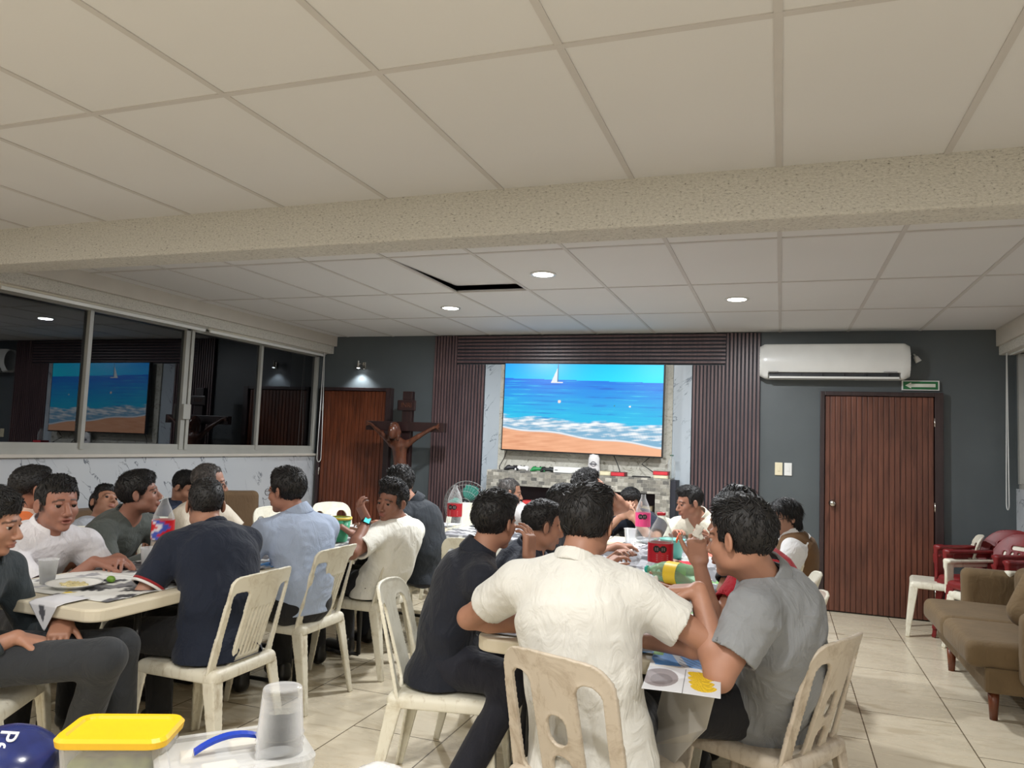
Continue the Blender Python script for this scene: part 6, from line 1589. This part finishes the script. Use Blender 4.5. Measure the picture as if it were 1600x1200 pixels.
def tub():
    t = thing('food_container', 'clear food container of green salad with a bright yellow lid in the foreground', 'container', (-1.158, 1.135, 0.737), R(25))
    M_Y = var_mat('yellow_lid', srgb(232, 184, 18), 0.4, 0.03)
    hx, hy = 0.098, 0.066
    loft('container_body', [(hx-0.018, hy-0.016, 0.02, 0.0), (hx-0.006, hy-0.006, 0.022, 0.125)], M_CUP, t, True, False)
    loft('lid', [(hx, hy, 0.028, 0.120), (hx+0.002, hy+0.002, 0.028, 0.132), (hx-0.003, hy-0.003, 0.026, 0.138), (hx-0.014, hy-0.014, 0.020, 0.138), (hx-0.017, hy-0.017, 0.018, 0.133)], M_Y, t)
    g = SDF((-0.1, -0.07, 0), (0.1, 0.07, 0.12), 0.004)
    g.box((0, 0, 0.05), (hx-0.022, hy-0.020, 0.045), rd=0.015); g.wrinkle(0.006, 70, 2)
    o = g.obj('salad', var_mat('salad_green', srgb(112, 122, 66), 0.7, 0.45, 30), t); o['kind'] = 'stuff'
tub()
def clearbox():
    t = thing('storage_box', 'clear plastic box with a blue handle on its lid in the foreground', 'box', (-0.965, 1.215, 0.737), R(48))
    hx, hy = 0.135, 0.098
    M_FR = glassy('frosted_plastic', (0.93, 0.94, 0.95, 1), 0.22, 0.3, srgb(222, 222, 220))
    loft('box_body', [(hx-0.018, hy-0.018, 0.02, 0.0), (hx-0.008, hy-0.008, 0.025, 0.085)], M_FR, t, True, False)
    loft('lid', [(hx, hy, 0.032, 0.078), (hx+0.002, hy+0.002, 0.032, 0.098), (hx-0.006, hy-0.006, 0.028, 0.104), (hx-0.02, hy-0.02, 0.022, 0.104), (hx-0.024, hy-0.024, 0.02, 0.098)], M_FR, t)
    for (x, y) in ((-0.06, 0.03), (0.03, 0.045), (-0.03, -0.045)): box('napkin_patch', x-0.03, x+0.03, y-0.018, y+0.018, 0.080, 0.094, var_mat('packed_item', srgb(232, 222, 200), 0.7), t, 0.004)
    n = 12; V = []
    for i in range(n+1):
        s_ = -1+2*i/n; x = 0.070*s_; z = 0.102+0.022*(1-s_*s_); wd = 0.010
        V += [(x, -wd, z), (x, wd, z), (x, wd, z+0.006), (x, -wd, z+0.006)]
    Fc = [(i*4+k, i*4+(k+1) % 4, (i+1)*4+(k+1) % 4, (i+1)*4+k) for i in range(n) for k in range(4)]+[(0, 1, 2, 3), (n*4+3, n*4+2, n*4+1, n*4)]
    mkobj('handle', V, Fc, var_mat('blue_plastic', srgb(24, 60, 170), 0.35), t)
clearbox()
# stack of clear cups
t = thing('cup_stack', 'stack of clear plastic cups upside down on the right of the clear box', 'cups', (-0.878, 1.235, 0.842), group=None)
for i in range(7):
    z = i*0.012; r = 0.043
    lathe('cup', [(r, z), (r*1.03, z+0.003), (r*0.98, z+0.006), (r*0.84, z+0.083), (r*0.80, z+0.086), (r*0.3, z+0.084), (0.001, z+0.084)] if i == 6 else [(r, z), (r*1.03, z+0.003), (r*0.98, z+0.006), (r*0.84, z+0.083)], glassy('stacked_cups', (0.975, 0.98, 0.985, 1), 0.04, 0.15), t, 36, cap=False)
t.location = (-0.878, 1.235, 0.80)
# blue plastic bag of bread with white lettering
def bag():
    M_B = var_mat('blue_film', srgb(34, 44, 96), 0.22, 0.2, 30)
    t = thing('plastic_bag', 'dark blue printed plastic bag with white letters at the lower left corner', 'bag', (-1.352, 1.062, 0.745))
    g = SDF((-0.12, -0.12, 0), (0.12, 0.12, 0.14), 0.004); g.ell((0, 0, 0.055), (0.10, 0.085, 0.065)); g.wrinkle(0.004, 50, 8); g.half((0, 0, 0.002), (0, 0, -1)); g.obj('film', M_B, t)
    for (txt, x, y, s_) in (('Pe', 0.030, 0.0, 0.045),):
        cu = bpy.data.curves.new('lettering', 'FONT'); cu.body = txt; cu.size = s_; cu.extrude = 0.001; cu.align_x = 'CENTER'; cu.align_y = 'CENTER'
        cu.resolution_u = 6; o = text_mesh('lettering', cu, var_mat('white_print', srgb(230, 230, 232), 0.4)); o.parent = t
        nv = nrm(np.array((0.35, -0.55, 0.75))); up = nrm(np.array((0.9, 0.4, 0.0))-nv*(np.array((0.9, 0.4, 0.0))@nv)); rt = np.cross(up, nv)
        pos = np.array((0.032, -0.034, 0.112))
        o.matrix_local = Matrix(((rt[0], up[0], nv[0], pos[0]), (rt[1], up[1], nv[1], pos[1]), (rt[2], up[2], nv[2], pos[2]), (0, 0, 0, 1)))
    t = thing('plastic_bag', 'crumpled clear plastic bag between the blue bag and the yellow-lidded container', 'bag', (-1.275, 1.135, 0.737))
    g = SDF((-0.07, -0.06, 0), (0.07, 0.06, 0.16), 0.004); g.ell((0, 0, 0.05), (0.04, 0.04, 0.06)); g.ell((0.01, 0.0, 0.10), (0.03, 0.025, 0.025), k=0.02); g.wrinkle(0.007, 60, 9); g.half((0, 0, 0.002), (0, 0, -1)); g.obj('film', glassy('clear_film', (0.94, 0.94, 0.95, 1), 0.2, 0.08), t)
bag()
t = thing('glass_lid', 'domed clear dimpled lid at the bottom edge beside the foreground chair', 'lid', (-0.70, 1.30, 0.737))
g = SDF((-0.11, -0.11, 0), (0.11, 0.11, 0.10), 0.004); g.ell((0, 0, 0.0), (0.085, 0.085, 0.085)); g.wrinkle(0.002, 180, 3); g.half((0, 0, 0.0), (0, 0, -1)); g.obj('dome', glassy('dimpled_plastic', (0.92, 0.92, 0.93, 1), 0.3, 0.06), t)
# white canvas sneaker and paper litter below the left table
